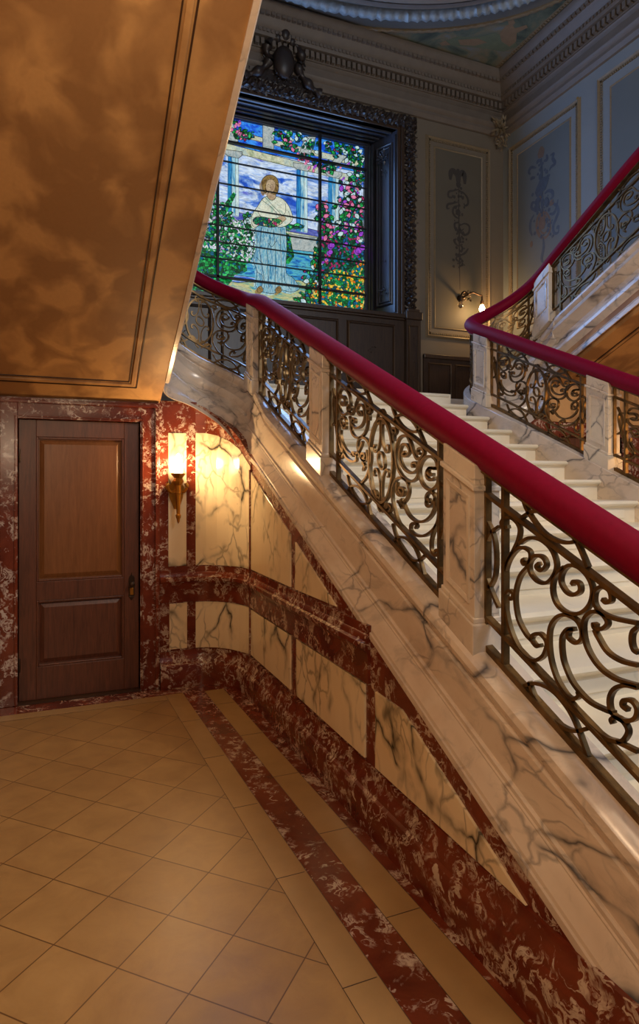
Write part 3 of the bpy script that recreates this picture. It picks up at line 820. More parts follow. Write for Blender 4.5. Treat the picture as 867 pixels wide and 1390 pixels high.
st = MB(); st.box(1.386, 1.40, 4.726, 4.745, .29, 1.72); joint = st.obj('joint_strip', 'red_marble', wall_side)
# chair rail and plinth follow the whole wall
RUN = [(.775, 5.15)]+ARC+[(1.40, 3.5), (1.40, 2.74)]
RUNB = [(.775, 5.15)]+ARC+[(1.40, 3.5), (1.40, .85)]
RAILP = [(-.01, .665), (.010, .665), (.010, .80), (.016, .815), (.034, .835), (.036, .860), (.020, .868), (.016, .888), (.006, .90), (.006, .945), (-.01, .945)]
rail = struct(profile_run('trim_1', RUN, RAILP, 'red_marble'))
BASEP = [(-.01, -.001), (.055, -.001), (.055, .155), (.048, .172), (.034, .182), (.030, .205), (.014, .225), (.008, .24), (.008, .278), (-.01, .278)]
base = struct(profile_run('baseboard_side', RUNB, BASEP, 'red_marble'))
# marble architrave of the door
def arch(x0, x1, z1, out, wid):
    mb = MB()
    y0 = 5.15
    mb.box(x0-wid, x0, y0-out, y0+.12, 0, z1+wid); mb.box(x1, x1+wid, y0-out, y0+.12, 0, z1+wid); mb.box(x0, x1, y0-out, y0+.12, z1, z1+wid)
    for (a, b, o) in ((.012, .022, .012), (wid-.034, wid-.012, .022), (wid-.012, wid, .012)):
        mb.box(x0-b, x0-a, y0-out-o, y0-out+.001, 0, z1+a); mb.box(x1+a, x1+b, y0-out-o, y0-out+.001, 0, z1+a); mb.box(x0-b, x1+b, y0-out-o, y0-out+.001, z1+a, z1+b)
    return mb.obj('trim_2', 'red_marble', bevel=.003)
tr = struct(arch(-.241, .624, 2.092, .022, .147))
sill = MB(); sill.box(-.241, .624, 5.12, 5.30, -.001, .012); sl_ = sill.obj('trim_3', 'groove'); struct(sl_)
# door
def door():
    mb = MB(); x0, x1, z0, z1, y = -.236, .619, .014, 2.088, 5.17
    st_ = [(x0, -.118, z0, z1), (.507, x1, z0, z1), (-.118, .507, z0, .255), (-.118, .507, .745, .885), (-.118, .507, 1.962, z1)]
    for a, b, c, d in st_: mb.box(a, b, y, y+.05, c, d)
    r = mb.obj('door_1', 'door_wood', bevel=.003); struct(r)
    kids = []
    for c, d, m in ((.255, .745, 'door_wood'), (.885, 1.962, 'door_panel')):
        p = MB(); a, b = -.118, .507
        p.box(a-.005, b+.005, y+.03, y+.045, c-.005, d+.005)
        i = .055
        vs = [(a+.02, y+.031, c+.02), (b-.02, y+.031, c+.02), (b-.02, y+.031, d-.02), (a+.02, y+.031, d-.02), (a+i, y+.014, c+i), (b-i, y+.014, c+i), (b-i, y+.014, d-i), (a+i, y+.014, d-i)]
        p.add(vs, [(0, 1, 5, 4), (1, 2, 6, 5), (2, 3, 7, 6), (3, 0, 4, 7), (4, 5, 6, 7)])
        kids.append(p.obj('door_panel', m, r))
        q = MB(); w = .016
        q.box(a, a+w, y+.004, y+.04, c, d); q.box(b-w, b, y+.004, y+.04, c, d); q.box(a+w, b-w, y+.004, y+.04, c, c+w); q.box(a+w, b-w, y+.004, y+.04, d-w, d)
        kids.append(q.obj('panel_moulding', 'door_wood', r, .004))
    h = MB(); hx, hz = .563, .805
    h.prism([(hx-.022, y-.008, .735), (hx+.022, y-.008, .735), (hx+.022, y-.008, .875), (hx+.014, y-.008, .893), (hx+.004, y-.008, .90), (hx, y-.008, .925), (hx-.004, y-.008, .90), (hx-.014, y-.008, .893), (hx-.022, y-.008, .875)], (0, .01, 0))
    h.prism([(hx-.022, y-.008, .735), (hx, y-.008, .70), (hx+.022, y-.008, .735)], (0, .01, 0))
    hp = h.obj('door_handle', 'dark_brass', r, .002); kids.append(hp)
    k = MB(); k.lathe([(.008, 0), (.008, -.03), (.018, -.036), (.022, -.05), (.018, -.062), (.004, -.066)], (hx, y-.008, .835), 16, 'y'); kn = k.obj('knob', 'dark_brass', hp, smooth=True); kids.append(kn)
    k = MB(); k.box(hx-.013, hx+.013, y-.012, y-.007, .745, .80); kp = k.obj('keyhole_plate', 'brass', hp, .002); kids.append(kp)
    for z in (.28, 1.82):
        g = MB(); g.lathe([(.007, -.05), (.009, -.045), (.009, .045), (.007, .05)], (-.232, y-.004, z), 10); kids.append(g.obj('hinge', 'dark_brass', r, smooth=True))
    return r
door1 = door()
# the same arrangement on the right-hand side of the stair
wbr = struct(mir(wall_back)); [mir(o, wbr) for o in bp]; wbr.name = 'wall_back_right'
cr = struct(mir(corner)); cr.name = 'wall_corner_right'; [mir(o, cr) for o in cp]
wsr = struct(mir(wall_side)); wsr.name = 'wall_side_right'; [mir(o, wsr) for o in sp]
for o in (rail, base, tr): struct(mir(o))
d2 = struct(mir(door1)); d2.name = 'door_2'
for k in door1.children:
    q = mir(k, d2)
    for kk in k.children: mir(kk, q)

# ------------------------------------------------------------------ soffits of the return flights
def soffit(name, xe0, xe1, xw, z0, yv, x_in0, mould=True):
    """xe0/xe1: well edge at the wall and at the far end; xw: outer wall"""
    yN = -1.9
    def zz(y): return z0+.445*(5.15-y)
    mb = MB(); sx = 1 if xe0 > xw else -1
    poly = [(xw, 5.15), (xe0, 5.15), (xe0, 4.8), (xe1, yN), (xw, yN)]
    lo = [(x, y, zz(y)) for x, y in poly]; up = [(x, y, zz(y)+.22) for x, y in poly]
    n = len(poly)
    mb.add(lo+up, [tuple(range(n)), tuple(range(2*n-1, n-1, -1))]+[(i, (i+1) % n, (i+1) % n+n, i+n) for i in range(n)])
    if yv: mb.box(min(xw, xe0), max(xw, xe0), 5.10, 5.15, 2.235, z0+.05)
    o = struct(mb.obj(name, 'soffit'))
    # sunk double line framing the field
    g = MB()
    def run(x0, y0, x1, y1, w, d=.006):
        a = Vector((x0, y0, 0)); b = Vector((x1, y1, 0)); t = (b-a).normalized(); nn = Vector((-t.y, t.x, 0))*w/2
        vs = []
        for dz in (0, -d):
            for q in (a-nn, b-nn, b+nn, a+nn): vs.append((q.x, q.y, zz(q.y)+dz))
        g.add(vs, [(0, 1, 2, 3), (7, 6, 5, 4), (0, 4, 5, 1), (1, 5, 6, 2), (2, 6, 7, 3), (3, 7, 4, 0)])
    for i, (ins, yy, w) in enumerate(((.205, 4.955, .008), (.262, 4.885, .007))):
        e = lambda y: (xe0+(xe1-xe0)*(4.8-y)/(4.8-yN))-sx*ins
        run(e(yy), yy, e(yN), yN, w); run(xw, yy, e(yy), yy, w)
    g.obj('panel_line', 'groove', o)
    r = MB(); ins = .234
    e = lambda y: (xe0+(xe1-xe0)*(4.8-y)/(4.8-yN))-sx*ins
    g2 = g; g = r
    def run2(x0, y0, x1, y1, w, d): 
        a = Vector((x0, y0, 0)); b = Vector((x1, y1, 0)); t = (b-a).normalized(); nn = Vector((-t.y, t.x, 0))*w/2
        vs = []
        for dz in (.001, -d):
            for q in (a-nn, b-nn, b+nn, a+nn): vs.append((q.x, q.y, zz(q.y)+dz))
        r.add(vs, [(0, 1, 2, 3), (7, 6, 5, 4), (0, 4, 5, 1), (1, 5, 6, 2), (2, 6, 7, 3), (3, 7, 4, 0)])
    run2(e(4.92), 4.92, e(yN), yN, .03, .012); run2(xw, 4.92, e(4.92)+sx*.015, 4.92, .03, .012)
    r.obj('panel_moulding', 'soffit', o, .004)
    return o
soffit('ceiling_soffit', .775, .60, -.84, 2.25, False, .58)
soffit('ceiling_soffit_right', 4.66, 4.66, 6.30, 2.60, True, 4.9)
# marble edge bead along the left soffit
rings = []
for i in range(40):
    y = 4.86-i*.16; x = .775-.0261*(4.8-min(y, 4.8)); z = soff_l(y)
    rings.append([(x-.004, y, z-.012), (x+.022, y, z-.012), (x+.03, y, z+.0), (x+.03, y, z+.30), (x-.004, y, z+.30)])
mb = MB(); mb.loft(rings); o = mb.obj('edge_strip', 'stair_marble', bpy.data.objects['ceiling_soffit']); o['label'] = 'thin pale marble edge'

# ------------------------------------------------------------------ upper hall shell
Wy = 7.88
OX0, OX1, OZ0, OZ1 = 1.00, 4.46, 3.92, 6.56     # opening of the window recess in the wall plane
mb = MB()
mb.box(-.84, OX0, Wy, Wy+.15, LAND-.2, 7.7); mb.box(OX1, 6.5, Wy, Wy+.15, LAND-.2, 7.7); mb.box(OX0, OX1, Wy, Wy+.15, OZ1, 7.7); mb.box(OX0, OX1, Wy, Wy+.15, LAND-.2, OZ0)
wallw = struct(mb.obj('wall_window', 'plaster'))
mb = MB(); mb.box(6.3, 6.5, -3, Wy, -.1, 7.7); wallr = struct(mb.obj('wall_right', 'wall_blue'))
mb = MB(); mb.box(-1.0, -.84, -3, Wy, -.1, 7.7); struct(mb.obj('wall_left', 'soffit'))
mb = MB(); mb.box(-.9, 6.4, -3, 8.1, 7.6, 7.75); ceil = struct(mb.obj('ceiling', 'ceil'))

def frame_rect(mb, O, ax, out, x0, x1, z0, z1, w, d):
    """rectangular picture-frame moulding on a wall: O origin, ax unit axis along wall, out unit normal"""
    O, ax, out = Vector(O), Vector(ax), Vector(out); up = Vector((0, 0, 1))
    prof = [(0, 0), (.25*w, d*.55), (.5*w, d), (.8*w, d*.7), (w, 0)]
    rings = []
    for cx, cz, sx, sz in ((x0, z0, 1, 1), (x1, z0, -1, 1), (x1, z1, -1, -1), (x0, z1, 1, -1), (x0, z0, 1, 1)):
        rings.append([O+ax*(cx+sx*p)+up*(cz+sz*p)+out*q for p, q in prof])
    mb.loft(rings, closed=False, caps=False)
def bead_rect(mb, O, ax, out, x0, x1, z0, z1, size, pitch, d):
    O, ax, out = Vector(O), Vector(ax), Vector(out); up = Vector((0, 0, 1))
    def bx(c, a, b):
        vs = []
        for o in (0, d):
            for i, j in ((-1, -1), (1, -1), (1, 1), (-1, 1)): vs.append(c+ax*(i*a)+up*(j*b)+out*(o if o == 0 else o))
        mb.add(vs, [(0, 3, 2, 1), (4, 5, 6, 7), (0, 1, 5, 4), (1, 2, 6, 5), (2, 3, 7, 6), (3, 0, 4, 7)])
    n = int((x1-x0)/pitch)
    for i in range(n+1):
        x = x0+(x1-x0)*i/n
        for z in (z0, z1): bx(O+ax*x+up*z, pitch*.32, size)
    n = int((z1-z0)/pitch)
    for i in range(n+1):
        z = z0+(z1-z0)*i/n
        for x in (x0, x1): bx(O+ax*x+up*z, size, pitch*.32)
def wall_panel(parent, O, ax, out, x0, x1, z0, z1, inset, m_in):
    O = Vector(O); ax = Vector(ax); out = Vector(out)
    mb = MB(); frame_rect(mb, O, ax, out, x0, x1, z0, z1, .055, .035); mb.obj('panel_moulding', 'gilt', parent, smooth=True)
    mb = MB(); bead_rect(mb, O, ax, out, x0+.068, x1-.068, z0+.068, z1-.068, .012, .032, .018); mb.obj('bead_moulding', 'gilt', parent)
    mb = MB(); frame_rect(mb, O, ax, out, x0+inset-.03, x1-inset+.03, z0+inset-.03, z1-inset+.03, .03, .016); mb.obj('inner_moulding', 'gilt', parent, smooth=True)
    a, b, c, d = x0+inset, x1-inset, z0+inset, z1-inset
    mb = MB(); up = Vector((0, 0, 1))
    mb.prism([O+ax*p+up*q+out*.004 for p, q in ((a, c), (b, c), (b, d), (a, d))], out*-.006); mb.obj('panel_field', m_in, parent)
wall_panel(wallw, (0, Wy, 0), (1, 0, 0), (0, -1, 0), 4.925, 6.06, 3.68, 6.60, .17, 'plaster_in')
wall_panel(wallr, (6.3, 0, 0), (0, 1, 0), (-1, 0, 0), 6.33, 7.74, 3.68, 6.60, .20, 'wall_in')
wall_panel(wallr, (6.3, 0, 0), (0, 1, 0), (-1, 0, 0), 3.20, 6.06, 3.68, 6.66, .22, 'wall_in')
# ochre band between panels (slim pilaster strip)
mb = MB(); mb.box(6.292, 6.301, 6.375, 6.405, 3.5, 6.62); mb.obj('gilt_line', 'gilt_stripe', wallr)

# painted arabesques (flat paint on the panels)
_rz = [0]
def ribbon_paint(mb, pts, w, O, ax, out):
    _rz[0] += 1; rz = .0046+.00006*(_rz[0] % 24)
    P = catmull([(a, b, 0) for a, b in pts], 5); O, ax, out = Vector(O), Vector(ax), Vector(out); up = Vector((0, 0, 1)); rings = []
    m = len(P)
    for i, p in enumerate(P):
        d = (P[min(i+1, m-1)]-P[max(i-1, 0)]).normalized(); n = Vector((-d.y, d.x, 0)); ww = w*(.35+.65*math.sin(PI*(i+.6)/(m+.2)))
        rings.append([O+ax*(p.x+n.x*ww*s)+up*(p.y+n.y*ww*s)+out*o for s, o in ((-.5, .004), (.5, .004), (.5, rz), (-.5, rz))])
    mb.loft(rings)
_bl = [0]
def blob(mb, c, r, O, ax, out, asp=1.0, n=9):
    _bl[0] += 1
    O, ax, out = Vector(O), Vector(ax), Vector(out); up = Vector((0, 0, 1))
    pts = [O+ax*(c[0]+r*math.cos(2*PI*i/n)*random.uniform(.75, 1.1))+up*(c[1]+asp*r*math.sin(2*PI*i/n)*random.uniform(.75, 1.1))+out*(.0062+.00012*(_bl[0] % 40)) for i in range(n)]
    mb.prism(pts, out*-.0015)
# ornament left panel (window wall)
F = ((0, Wy, 0), (1, 0, 0), (0, -1, 0)); mb = MB()
def q7(zx, zy): p = at(590+zx/5.786, 200+zy/5.786, Y=Wy); return (p.x, p.z)
ribbon_paint(mb, [q7(188, 300), q7(186, 500), q7(190, 700), q7(192, 900), q7(196, 1120)], .022, *F)
for pts in ([(185, 330), (150, 340), (110, 350), (105, 385), (130, 395), (138, 375)], [(188, 340), (225, 360), (255, 400), (258, 445), (235, 460), (228, 440)],
            [(180, 430), (140, 440), (100, 450), (95, 480), (115, 480)], [(186, 460), (150, 470), (140, 510), (160, 545), (185, 560)],
            [(190, 620), (230, 600), (268, 620), (265, 670), (230, 690), (205, 665), (225, 640)], [(185, 590), (155, 600), (160, 640), (185, 650)],
            [(192, 760), (215, 790), (205, 820), (190, 800)], [(200, 850), (235, 830), (262, 795)], [(190, 780), (165, 760), (150, 730), (170, 720)],
            [(190, 900), (168, 880), (170, 860)], [(192, 940), (215, 920), (212, 905)]):
    ribbon_paint(mb, [q7(*p) for p in pts], .035, *F)
for p, r in (((188, 720), .045), ((188, 660), .05), ((190, 850), .035), ((182, 510), .05), ((182, 295), .05)): blob(mb, q7(*p), r, *F)
# spread wings on top
ribbon_paint(mb, [q7(180, 240), q7(150, 190), q7(125, 200), q7(120, 255)], .09, *F); ribbon_paint(mb, [q7(184, 240), q7(212, 200), q7(230, 225), q7(234, 290)], .09, *F)
ribbon_paint(mb, [q7(180, 170), q7(182, 230), q7(184, 300)], .09, *F)
for i in range(60):
    zy = random.uniform(320, 960); blob(mb, q7(random.gauss(190, 22), zy), random.uniform(.010, .028), *F)
mb.obj('painted_ornament', 'orn_dark', wallw)
# ornament right wall panel
F = ((6.3, 0, 0), (0, 1, 0), (-1, 0, 0))
def q8(zx, zy): p = at(690+zx/7.72, 180+zy/7.72, X=6.3); return (p.y, p.z)
mb = MB()
ribbon_paint(mb, [q8(345, 270), q8(350, 400), q8(345, 500), q8(350, 640), q8(355, 760), q8(360, 850)], .06, *F)
ribbon_paint(mb, [q8(365, 1100), q8(370, 1200), q8(350, 1320), q8(370, 1370)], .05, *F)
for pts in ([(400, 230), (405, 280), (370, 300)], [(440, 240), (475, 220), (465, 270), (490, 320), (450, 360), (430, 400)], [(300, 330), (310, 300), (345, 290)],
            [(290, 370), (240, 365), (215, 410), (230, 440)], [(280, 470), (245, 480), (240, 500)], [(380, 640), (420, 610), (460, 620), (465, 670), (440, 700)],
            [(400, 780), (440, 740), (500, 760), (525, 820), (500, 900), (470, 980), (480, 1050), (520, 1050), (530, 1000)], [(290, 730), (250, 740), (245, 790), (280, 820)],
            [(270, 860), (235, 930), (230, 1020), (250, 1080)], [(430, 850), (470, 850), (500, 800), (520, 700)], [(380, 730), (400, 690), (420, 740), (390, 760)],
            [(300, 700), (310, 780), (340, 820)]):
    ribbon_paint(mb, [q8(*p) for p in pts], .05, *F)
for p, r in (((360, 540), .11), ((330, 600), .10), ((400, 500), .06), ((310, 720), .06), ((300, 790), .07), ((400, 730), .05), ((340, 460), .05)): blob(mb, q8(*p), r, *F)
for i in range(70):
    zx, zy = random.gauss(370, 70), random.uniform(300, 1100)
    if abs(zx-370) < 60 or zy > 600: blob(mb, q8(zx, zy), random.uniform(.012, .032), *F)
mb.obj('painted_ornament', 'orn_blue', wallr)
mb = MB()
for p, r, a in (((345, 210), .09, 1.3), ((455, 735), .06, 1), ((360, 930), .08, 2.2), ((330, 690), .05, 1), ((245, 1170), .04, 1.4)): blob(mb, q8(*p), r*.8, *F, asp=a)
e = [q8(370+72*math.cos(a*PI/12), 970+135*math.sin(a*PI/12)) for a in range(25)]; ribbon_paint(mb, e, .05, *F)
e = [q8(370+45*math.cos(a*PI/12), 960+95*math.sin(a*PI/12)) for a in range(25)]; ribbon_paint(mb, e, .03, *F)
mb.obj('painted_medallion', 'orn_rust', wallr)

# ------------------------------------------------------------------ cornice
CP = [(0, 6.80), (.03, 6.81), (.045, 6.84), (.06, 6.86), (.06, 6.90), (.085, 6.92), (.10, 6.955), (.07, 6.965), (.05, 6.975), (.05, 7.09), (.075, 7.11), (.09, 7.13), (.11, 7.13), (.11, 7.235), (.19, 7.24), (.20, 7.27), (.20, 7.33),
      (.23, 7.36), (.25, 7.41), (.30, 7.46), (.34, 7.51), (.36, 7.55), (.36, 7.58), (.33, 7.60), (0, 7.60)]
path = [(-.84, Wy), (6.30, Wy), (6.30, -2.9)]
co = profile_run('trim_cornice', path, CP, 'cornice'); struct(co)
mb = MB()
def dent(z0, z1, p0, p1, pitch, fill):
    n = int((6.30+.84-p1)/pitch)
    for i in range(n):
        x = 6.30-p1-i*pitch; mb.box(x-pitch*fill, x, Wy-p1, Wy-p0+.002, z0, z1)
    n = int((Wy+1-p1)/pitch)
    for i in range(n):
        y = Wy-p1-i*pitch
        if y > -1: mb.box(6.30-p1, 6.30-p0+.002, y-pitch*fill, y, z0, z1)
dent(7.145, 7.225, .11, .165, .075, .6); mb.obj('dentils', 'cornice', co)
mb = MB(); dent(7.28, 7.32, .20, .215, .055, .6); mb.obj('egg_moulding', 'cornice', co)
mb = MB(); dent(7.43, 7.47, .27, .315, .07, .7); mb.obj('leaf_moulding', 'cornice', co)
# ceiling spandrel: painting with bead borders round an oval
CX, CYY, EA, EB = 2.73, 5.355, 3.30, 2.34
def ellpt(k, a): return (CX+EA*k*math.cos(a), CYY+(EB+(k-1)*EA)*math.sin(a))
sp_ = []
for i in range(25):
    a = math.radians(88-i*3.4); sp_.append(ellpt(1.0, a))
poly = [(x, y) for x, y in sp_ if x < 5.88 and y < 7.57]
poly = [p for p in poly]+[(5.89, poly[-1][1]), (5.89, 7.58), (poly[0][0], 7.58)]
mb = MB(); mb.prism([(x, y, 7.594) for x, y in poly], (0, 0, .01)); pa = mb.obj('ceiling_painting', 'painting', ceil)
def ring_run(name, k0, prof, mat, bumps=0, amp=0.0, n=160):
    rings = []
    for i in range(n+1):
        a = 2*PI*i/n; rr = []
        for o, z in prof:
            jit = amp*math.sin(i*bumps*2*PI/n)+(random.uniform(-amp, amp)*.8 if amp else 0)
            x, y = ellpt(k0+(o)/EA, a); rr.append((x, y, z-(jit if z < 7.59 else 0)))
        rings.append(rr)
    mb = MB(); mb.loft(rings, caps=False); return mb.obj(name, mat, ceil, smooth=True, angle=50)
ring_run('oval_bead', .99, [(-.02, 7.60), (-.02, 7.575), (0, 7.565), (.03, 7.575), (.03, 7.60)], 'gilt', 160, .006, 640)
ring_run('oval_wreath', .895, [(-.10, 7.60), (-.09, 7.54), (-.04, 7.50), (.02, 7.50), (.06, 7.54), (.07, 7.60)], 'ring', 150, .012, 600)
ring_run('oval_step', .83, [(-.16, 7.60), (-.14, 7.44), (-.10, 7.42), (-.06, 7.46), (-.02, 7.50), (.06, 7.53), (.10, 7.56), (.10, 7.60)], 'cornice')
ring_run('oval_step', .76, [(-.12, 7.60), (-.10, 7.38), (-.04, 7.36), (.02, 7.40), (.04, 7.44), (.06, 7.60)], 'cornice')
mb = MB()
for (xa, ya, xb, yb) in ((2.5, 7.60, 5.91, 7.60), (5.91, 7.60, 5.91, 4.6)):
    L = math.hypot(xb-xa, yb-ya); n = int(L/.045)
    for i in range(n):
        x = xa+(xb-xa)*(i+.5)/n; y = ya+(yb-ya)*(i+.5)/n
        mb.box(x-.016, x+.016, y-.016, y+.016, 7.575, 7.6)
    mb.box(min(xa, xb)-.03, max(xa, xb)+.03, min(ya, yb)-.03, max(ya, yb)+.03, 7.588, 7.6)
mb.obj('spandrel_bead', 'gilt', ceil)
# reclining draped figure painted in the spandrel
def cl(zx, zy):
    k = (380+zx/1.78-433.5)/867.; d = (k*cs+sn, cs-k*sn, (650-zy/1.78)/867.); t = (7.594-CAMH)/d[2]; return (t*d[0], t*d[1])
mb = MB(); mb.prism([cl(*p)+(7.592,) for p in ((400, 98), (430, 88), (480, 90), (520, 80), (560, 95), (575, 110), (540, 125), (500, 118), (450, 112), (415, 110))], (0, 0, .003)); mb.obj('painted_drapery', 'robe_paint', pa)
mb = MB()
for poly in (((530, 80), (545, 62), (560, 58), (572, 75), (570, 100), (555, 112), (535, 100)), ((552, 60), (550, 48), (562, 44), (568, 54), (562, 62)), ((400, 98), (385, 104), (390, 110), (412, 108)), ((560, 70), (595, 60), (598, 66), (565, 82)), ((430, 96), (480, 93), (500, 102), (470, 110), (435, 108))):
    zf = globals().setdefault('_zf', [7.5905]); zf[0] -= .0003; mb.prism([cl(*p)+(zf[0],) for p in poly], (0, 0, .003))
mb.obj('painted_figure', 'flesh_paint', pa)
# corner foliage under the cornice
def leafy(mb, c, rad, n, flat=.6, ax=(1, 1, 1)):
    for i in range(n):
        a = random.uniform(0, 2*PI); b = random.uniform(-1, 1); r = rad*random.uniform(.35, 1)
        p = Vector((c[0]+ax[0]*r*math.cos(a)*.9, c[1]+ax[1]*r*math.sin(a)*.4, c[2]+ax[2]*r*b))
        d = (p-Vector(c)).normalized() if (p-Vector(c)).length > 1e-4 else Vector((0, 0, 1)); s = rad*random.uniform(.18, .34)
        sd = d.cross(Vector((random.random(), random.random(), random.random()))).normalized(); u = sd.cross(d)
        tip = p+d*s*1.4
        mb.add([p-sd*s*.5, p+u*s*.25, p+sd*s*.5, p-u*s*.25, tip, p-d*s*.7], [(0, 1, 4), (1, 2, 4), (2, 3, 4), (3, 0, 4), (1, 0, 5), (2, 1, 5), (3, 2, 5), (0, 3, 5)])
mb = MB(); leafy(mb, (6.16, 7.74, 6.86), .16, 70); leafy(mb, (6.20, 7.78, 6.68), .10, 40); mb.obj('corner_foliage', 'gilt', co)

# ------------------------------------------------------------------ stained glass window with carved surround
GY = 8.40; GX0, GX1, GZ0, GZ1 = 1.27, 4.19, 4.04, 6.50
win = MB()    # deep dark oak recess
def quadp(mb, a, b, c, d, th): 
    n = (Vector(b)-Vector(a)).cross(Vector(d)-Vector(a)).normalized(); mb.prism([a, b, c, d], n*th)
quadp(win, (OX1, Wy, OZ0), (OX1, Wy, OZ1), (GX1+.06, GY+.06, GZ1+.06), (GX1+.06, GY+.06, GZ0-.06), -.03)
quadp(win, (OX0, Wy, OZ1), (OX0, Wy, OZ0), (GX0-.06, GY+.06, GZ0-.06), (GX0-.06, GY+.06, GZ1+.06), -.03)
quadp(win, (OX1, Wy, OZ1), (OX0, Wy, OZ1), (GX0-.06, GY+.06, GZ1+.06), (GX1+.06, GY+.06, GZ1+.06), -.03)
quadp(win, (OX0, Wy, OZ0), (OX1, Wy, OZ0), (GX1+.06, GY+.06, GZ0-.06), (GX0-.06, GY+.06, GZ0-.06), -.03)
window = struct(win.obj('window_1', 'recess'))
fr = MB()
fr.box(GX0-.09, GX0, GY-.05, GY+.06, GZ0-.09, GZ1+.09); fr.box(GX1, GX1+.09, GY-.05, GY+.06, GZ0-.09, GZ1+.09); fr.box(GX0, GX1, GY-.05, GY+.06, GZ1, GZ1+.09); fr.box(GX0, GX1, GY-.05, GY+.06, GZ0-.09, GZ0)
fr.obj('window_frame', 'recess', window, .008)
# recessed mouldings on the splayed jambs
for side in (0, 1):
    mb = MB()
    a = Vector((OX1 if side else OX0, Wy, 0)); b = Vector((GX1+.04 if side else GX0-.04, GY, 0)); ax = (b-a).normalized(); L = (b-a).length
    out = Vector((ax.y, -ax.x, 0))*(-1 if side else 1)
    frame_rect(mb, a, ax, out, .07, L-.20, 4.12, 6.42, .035, .022); frame_rect(mb, a, ax, out, .12, L-.25, 4.17, 6.37, .02, .012)
    for p in (.02, L-.15, L-.10): mb.prism([a+ax*p+Vector((0, 0, 4.0)), a+ax*(p+.03)+Vector((0, 0, 4.0)), a+ax*(p+.03)+Vector((0, 0, 6.50)), a+ax*p+Vector((0, 0, 6.50))], out*.02)
    leafy(mb, tuple(a+ax*(L*.5-.07)+out*.02+Vector((0, 0, 6.22))), .11, 40); leafy(mb, tuple(a+ax*(L*.5-.07)+out*.02+Vector((0, 0, 6.02))), .05, 16)
    leafy(mb, tuple(a+ax*(L*.5-.07)+out*.02+Vector((0, 0, 4.32))), .08, 30); leafy(mb, tuple(a+ax*(L*.5-.07)+out*.02+Vector((0, 0, 4.75))), .04, 14)
    mb.obj('jamb_moulding', 'recess', window, smooth=True, angle=30)
mb = MB()       # head soffit mouldings
for t in (.15, .3, .5, .65, .85):
    x0 = OX0+(GX0-OX0)*t; x1 = OX1+(GX1-OX1)*t; y = Wy+(GY-Wy)*t; z = OZ1+(GZ1+.03-OZ1)*t; mb.box(x0, x1, y, y+.035, z-.02, z+.01)
mb.obj('head_moulding', 'recess', window, .006)
# glass picture
def gp(u, v): p = at(u, v, Y=GY); return (p.x, p.z)
layer = [0]
def piece(name, pts, mat, curve=0, outline=True, px=True, w=.007):
    layer[0] += 1; y = GY-.0012*layer[0]
    P = [gp(*p) if px else p for p in pts]
    if curve: P = [(v.x, v.y) for v in catmull([(a, b, 0) for a, b in P], curve, True)]
    P = [(min(max(a, GX0), GX1), min(max(b, GZ0), GZ1)) for a, b in P]
    mb = MB(); n = len(P)
    mb.cur = 0
    from mathutils.geometry import tessellate_polygon
    tri = tessellate_polygon([[Vector((a, b, 0)) for a, b in P]])
    mb.add([(a, y, b) for a, b in P]+[(a, GY+.004, b) for a, b in P], [tuple(t) for t in tri]+[tuple(i+n for i in t[::-1]) for t in tri]+[(i, i+n, (i+1) % n+n, (i+1) % n) for i in range(n)])
    if outline:
        mb.cur = 1
        for i in range(n):
            a = Vector((P[i][0], P[i][1], 0)); b = Vector((P[(i+1) % n][0], P[(i+1) % n][1], 0)); d = b-a
            if d.length < 1e-5: continue
            d.normalize(); nn = Vector((-d.y, d.x, 0))*w/2; a -= d*w*.3; b += d*w*.3
            mb.add([((q.x), y-.001, q.y) for q in (a-nn, b-nn, b+nn, a+nn)], [(0, 1, 2, 3)])
    return mb.obj(name, [mat, 'lead'], pane)
def cames(name, lines, w=.006):
    layer[0] += 1; y = GY-.0012*layer[0]; mb = MB()
    for ln in lines:
        P = [gp(*p) for p in ln]
        if len(P) > 2: P = [(v.x, v.y) for v in catmull([(a, b, 0) for a, b in P], 5)]
        for (a0, b0), (a1, b1) in zip(P, P[1:]):
            a = Vector((a0, b0, 0)); b = Vector((a1, b1, 0)); d = b-a
            if d.length < 1e-5: continue
            d.normalize(); nn = Vector((-d.y, d.x, 0))*w/2
            mb.add([(q.x, y, q.y) for q in (a-nn, b-nn, b+nn, a+nn)], [(0, 1, 2, 3)])
    return mb.obj(name, 'lead', pane)
pm = MB(); pm.box(GX0, GX1, GY, GY+.012, GZ0, GZ1); pane = pm.obj('stained_glass', 'g_sky', window)
pane['label'] = 'leaded glass picture of a robed woman in a garden colonnade'
z_of = lambda u, v: gp(u, v)[1]
H = lambda u: z_of(u, 240)
# heights inside the picture (metres): beam 6.12-6.03, horizon 5.18, terrace edge 5.0
piece('upper_sky', [(GX0, 6.13), (GX1, 6.13), (GX1, 6.5), (GX0, 6.5)], 'g_blue', px=False)
piece('hills', [(GX0, 5.22), (1.9, 5.28), (2.5, 5.24), (3.2, 5.20), (GX1, 5.12), (GX1, 4.95), (GX0, 4.98)], 'g_hill', px=False)
piece('lake', [(GX0, 4.98), (GX1, 4.93), (GX1, 4.4), (GX0, 4.4)], 'g_water', px=False)
piece('terrace_wall', [gp(300, 300), gp(345, 306), gp(450, 325), gp(450, 337), gp(300, 316)], 'g_stone', px=False)
piece('terrace_wall', [gp(390, 318), gp(450, 325), gp(450, 345), gp(385, 338)], 'g_rafter', px=False)
piece('path', [(GX0, 4.36), (2.3, 4.30), (2.9, 4.42), (3.55, 4.46), (GX1, 4.3), (GX1, GZ0), (GX0, GZ0)], 'g_path', px=False)
piece('pond', [gp(385, 360), gp(432, 365), gp(428, 378), gp(380, 374)], 'g_water', px=False)
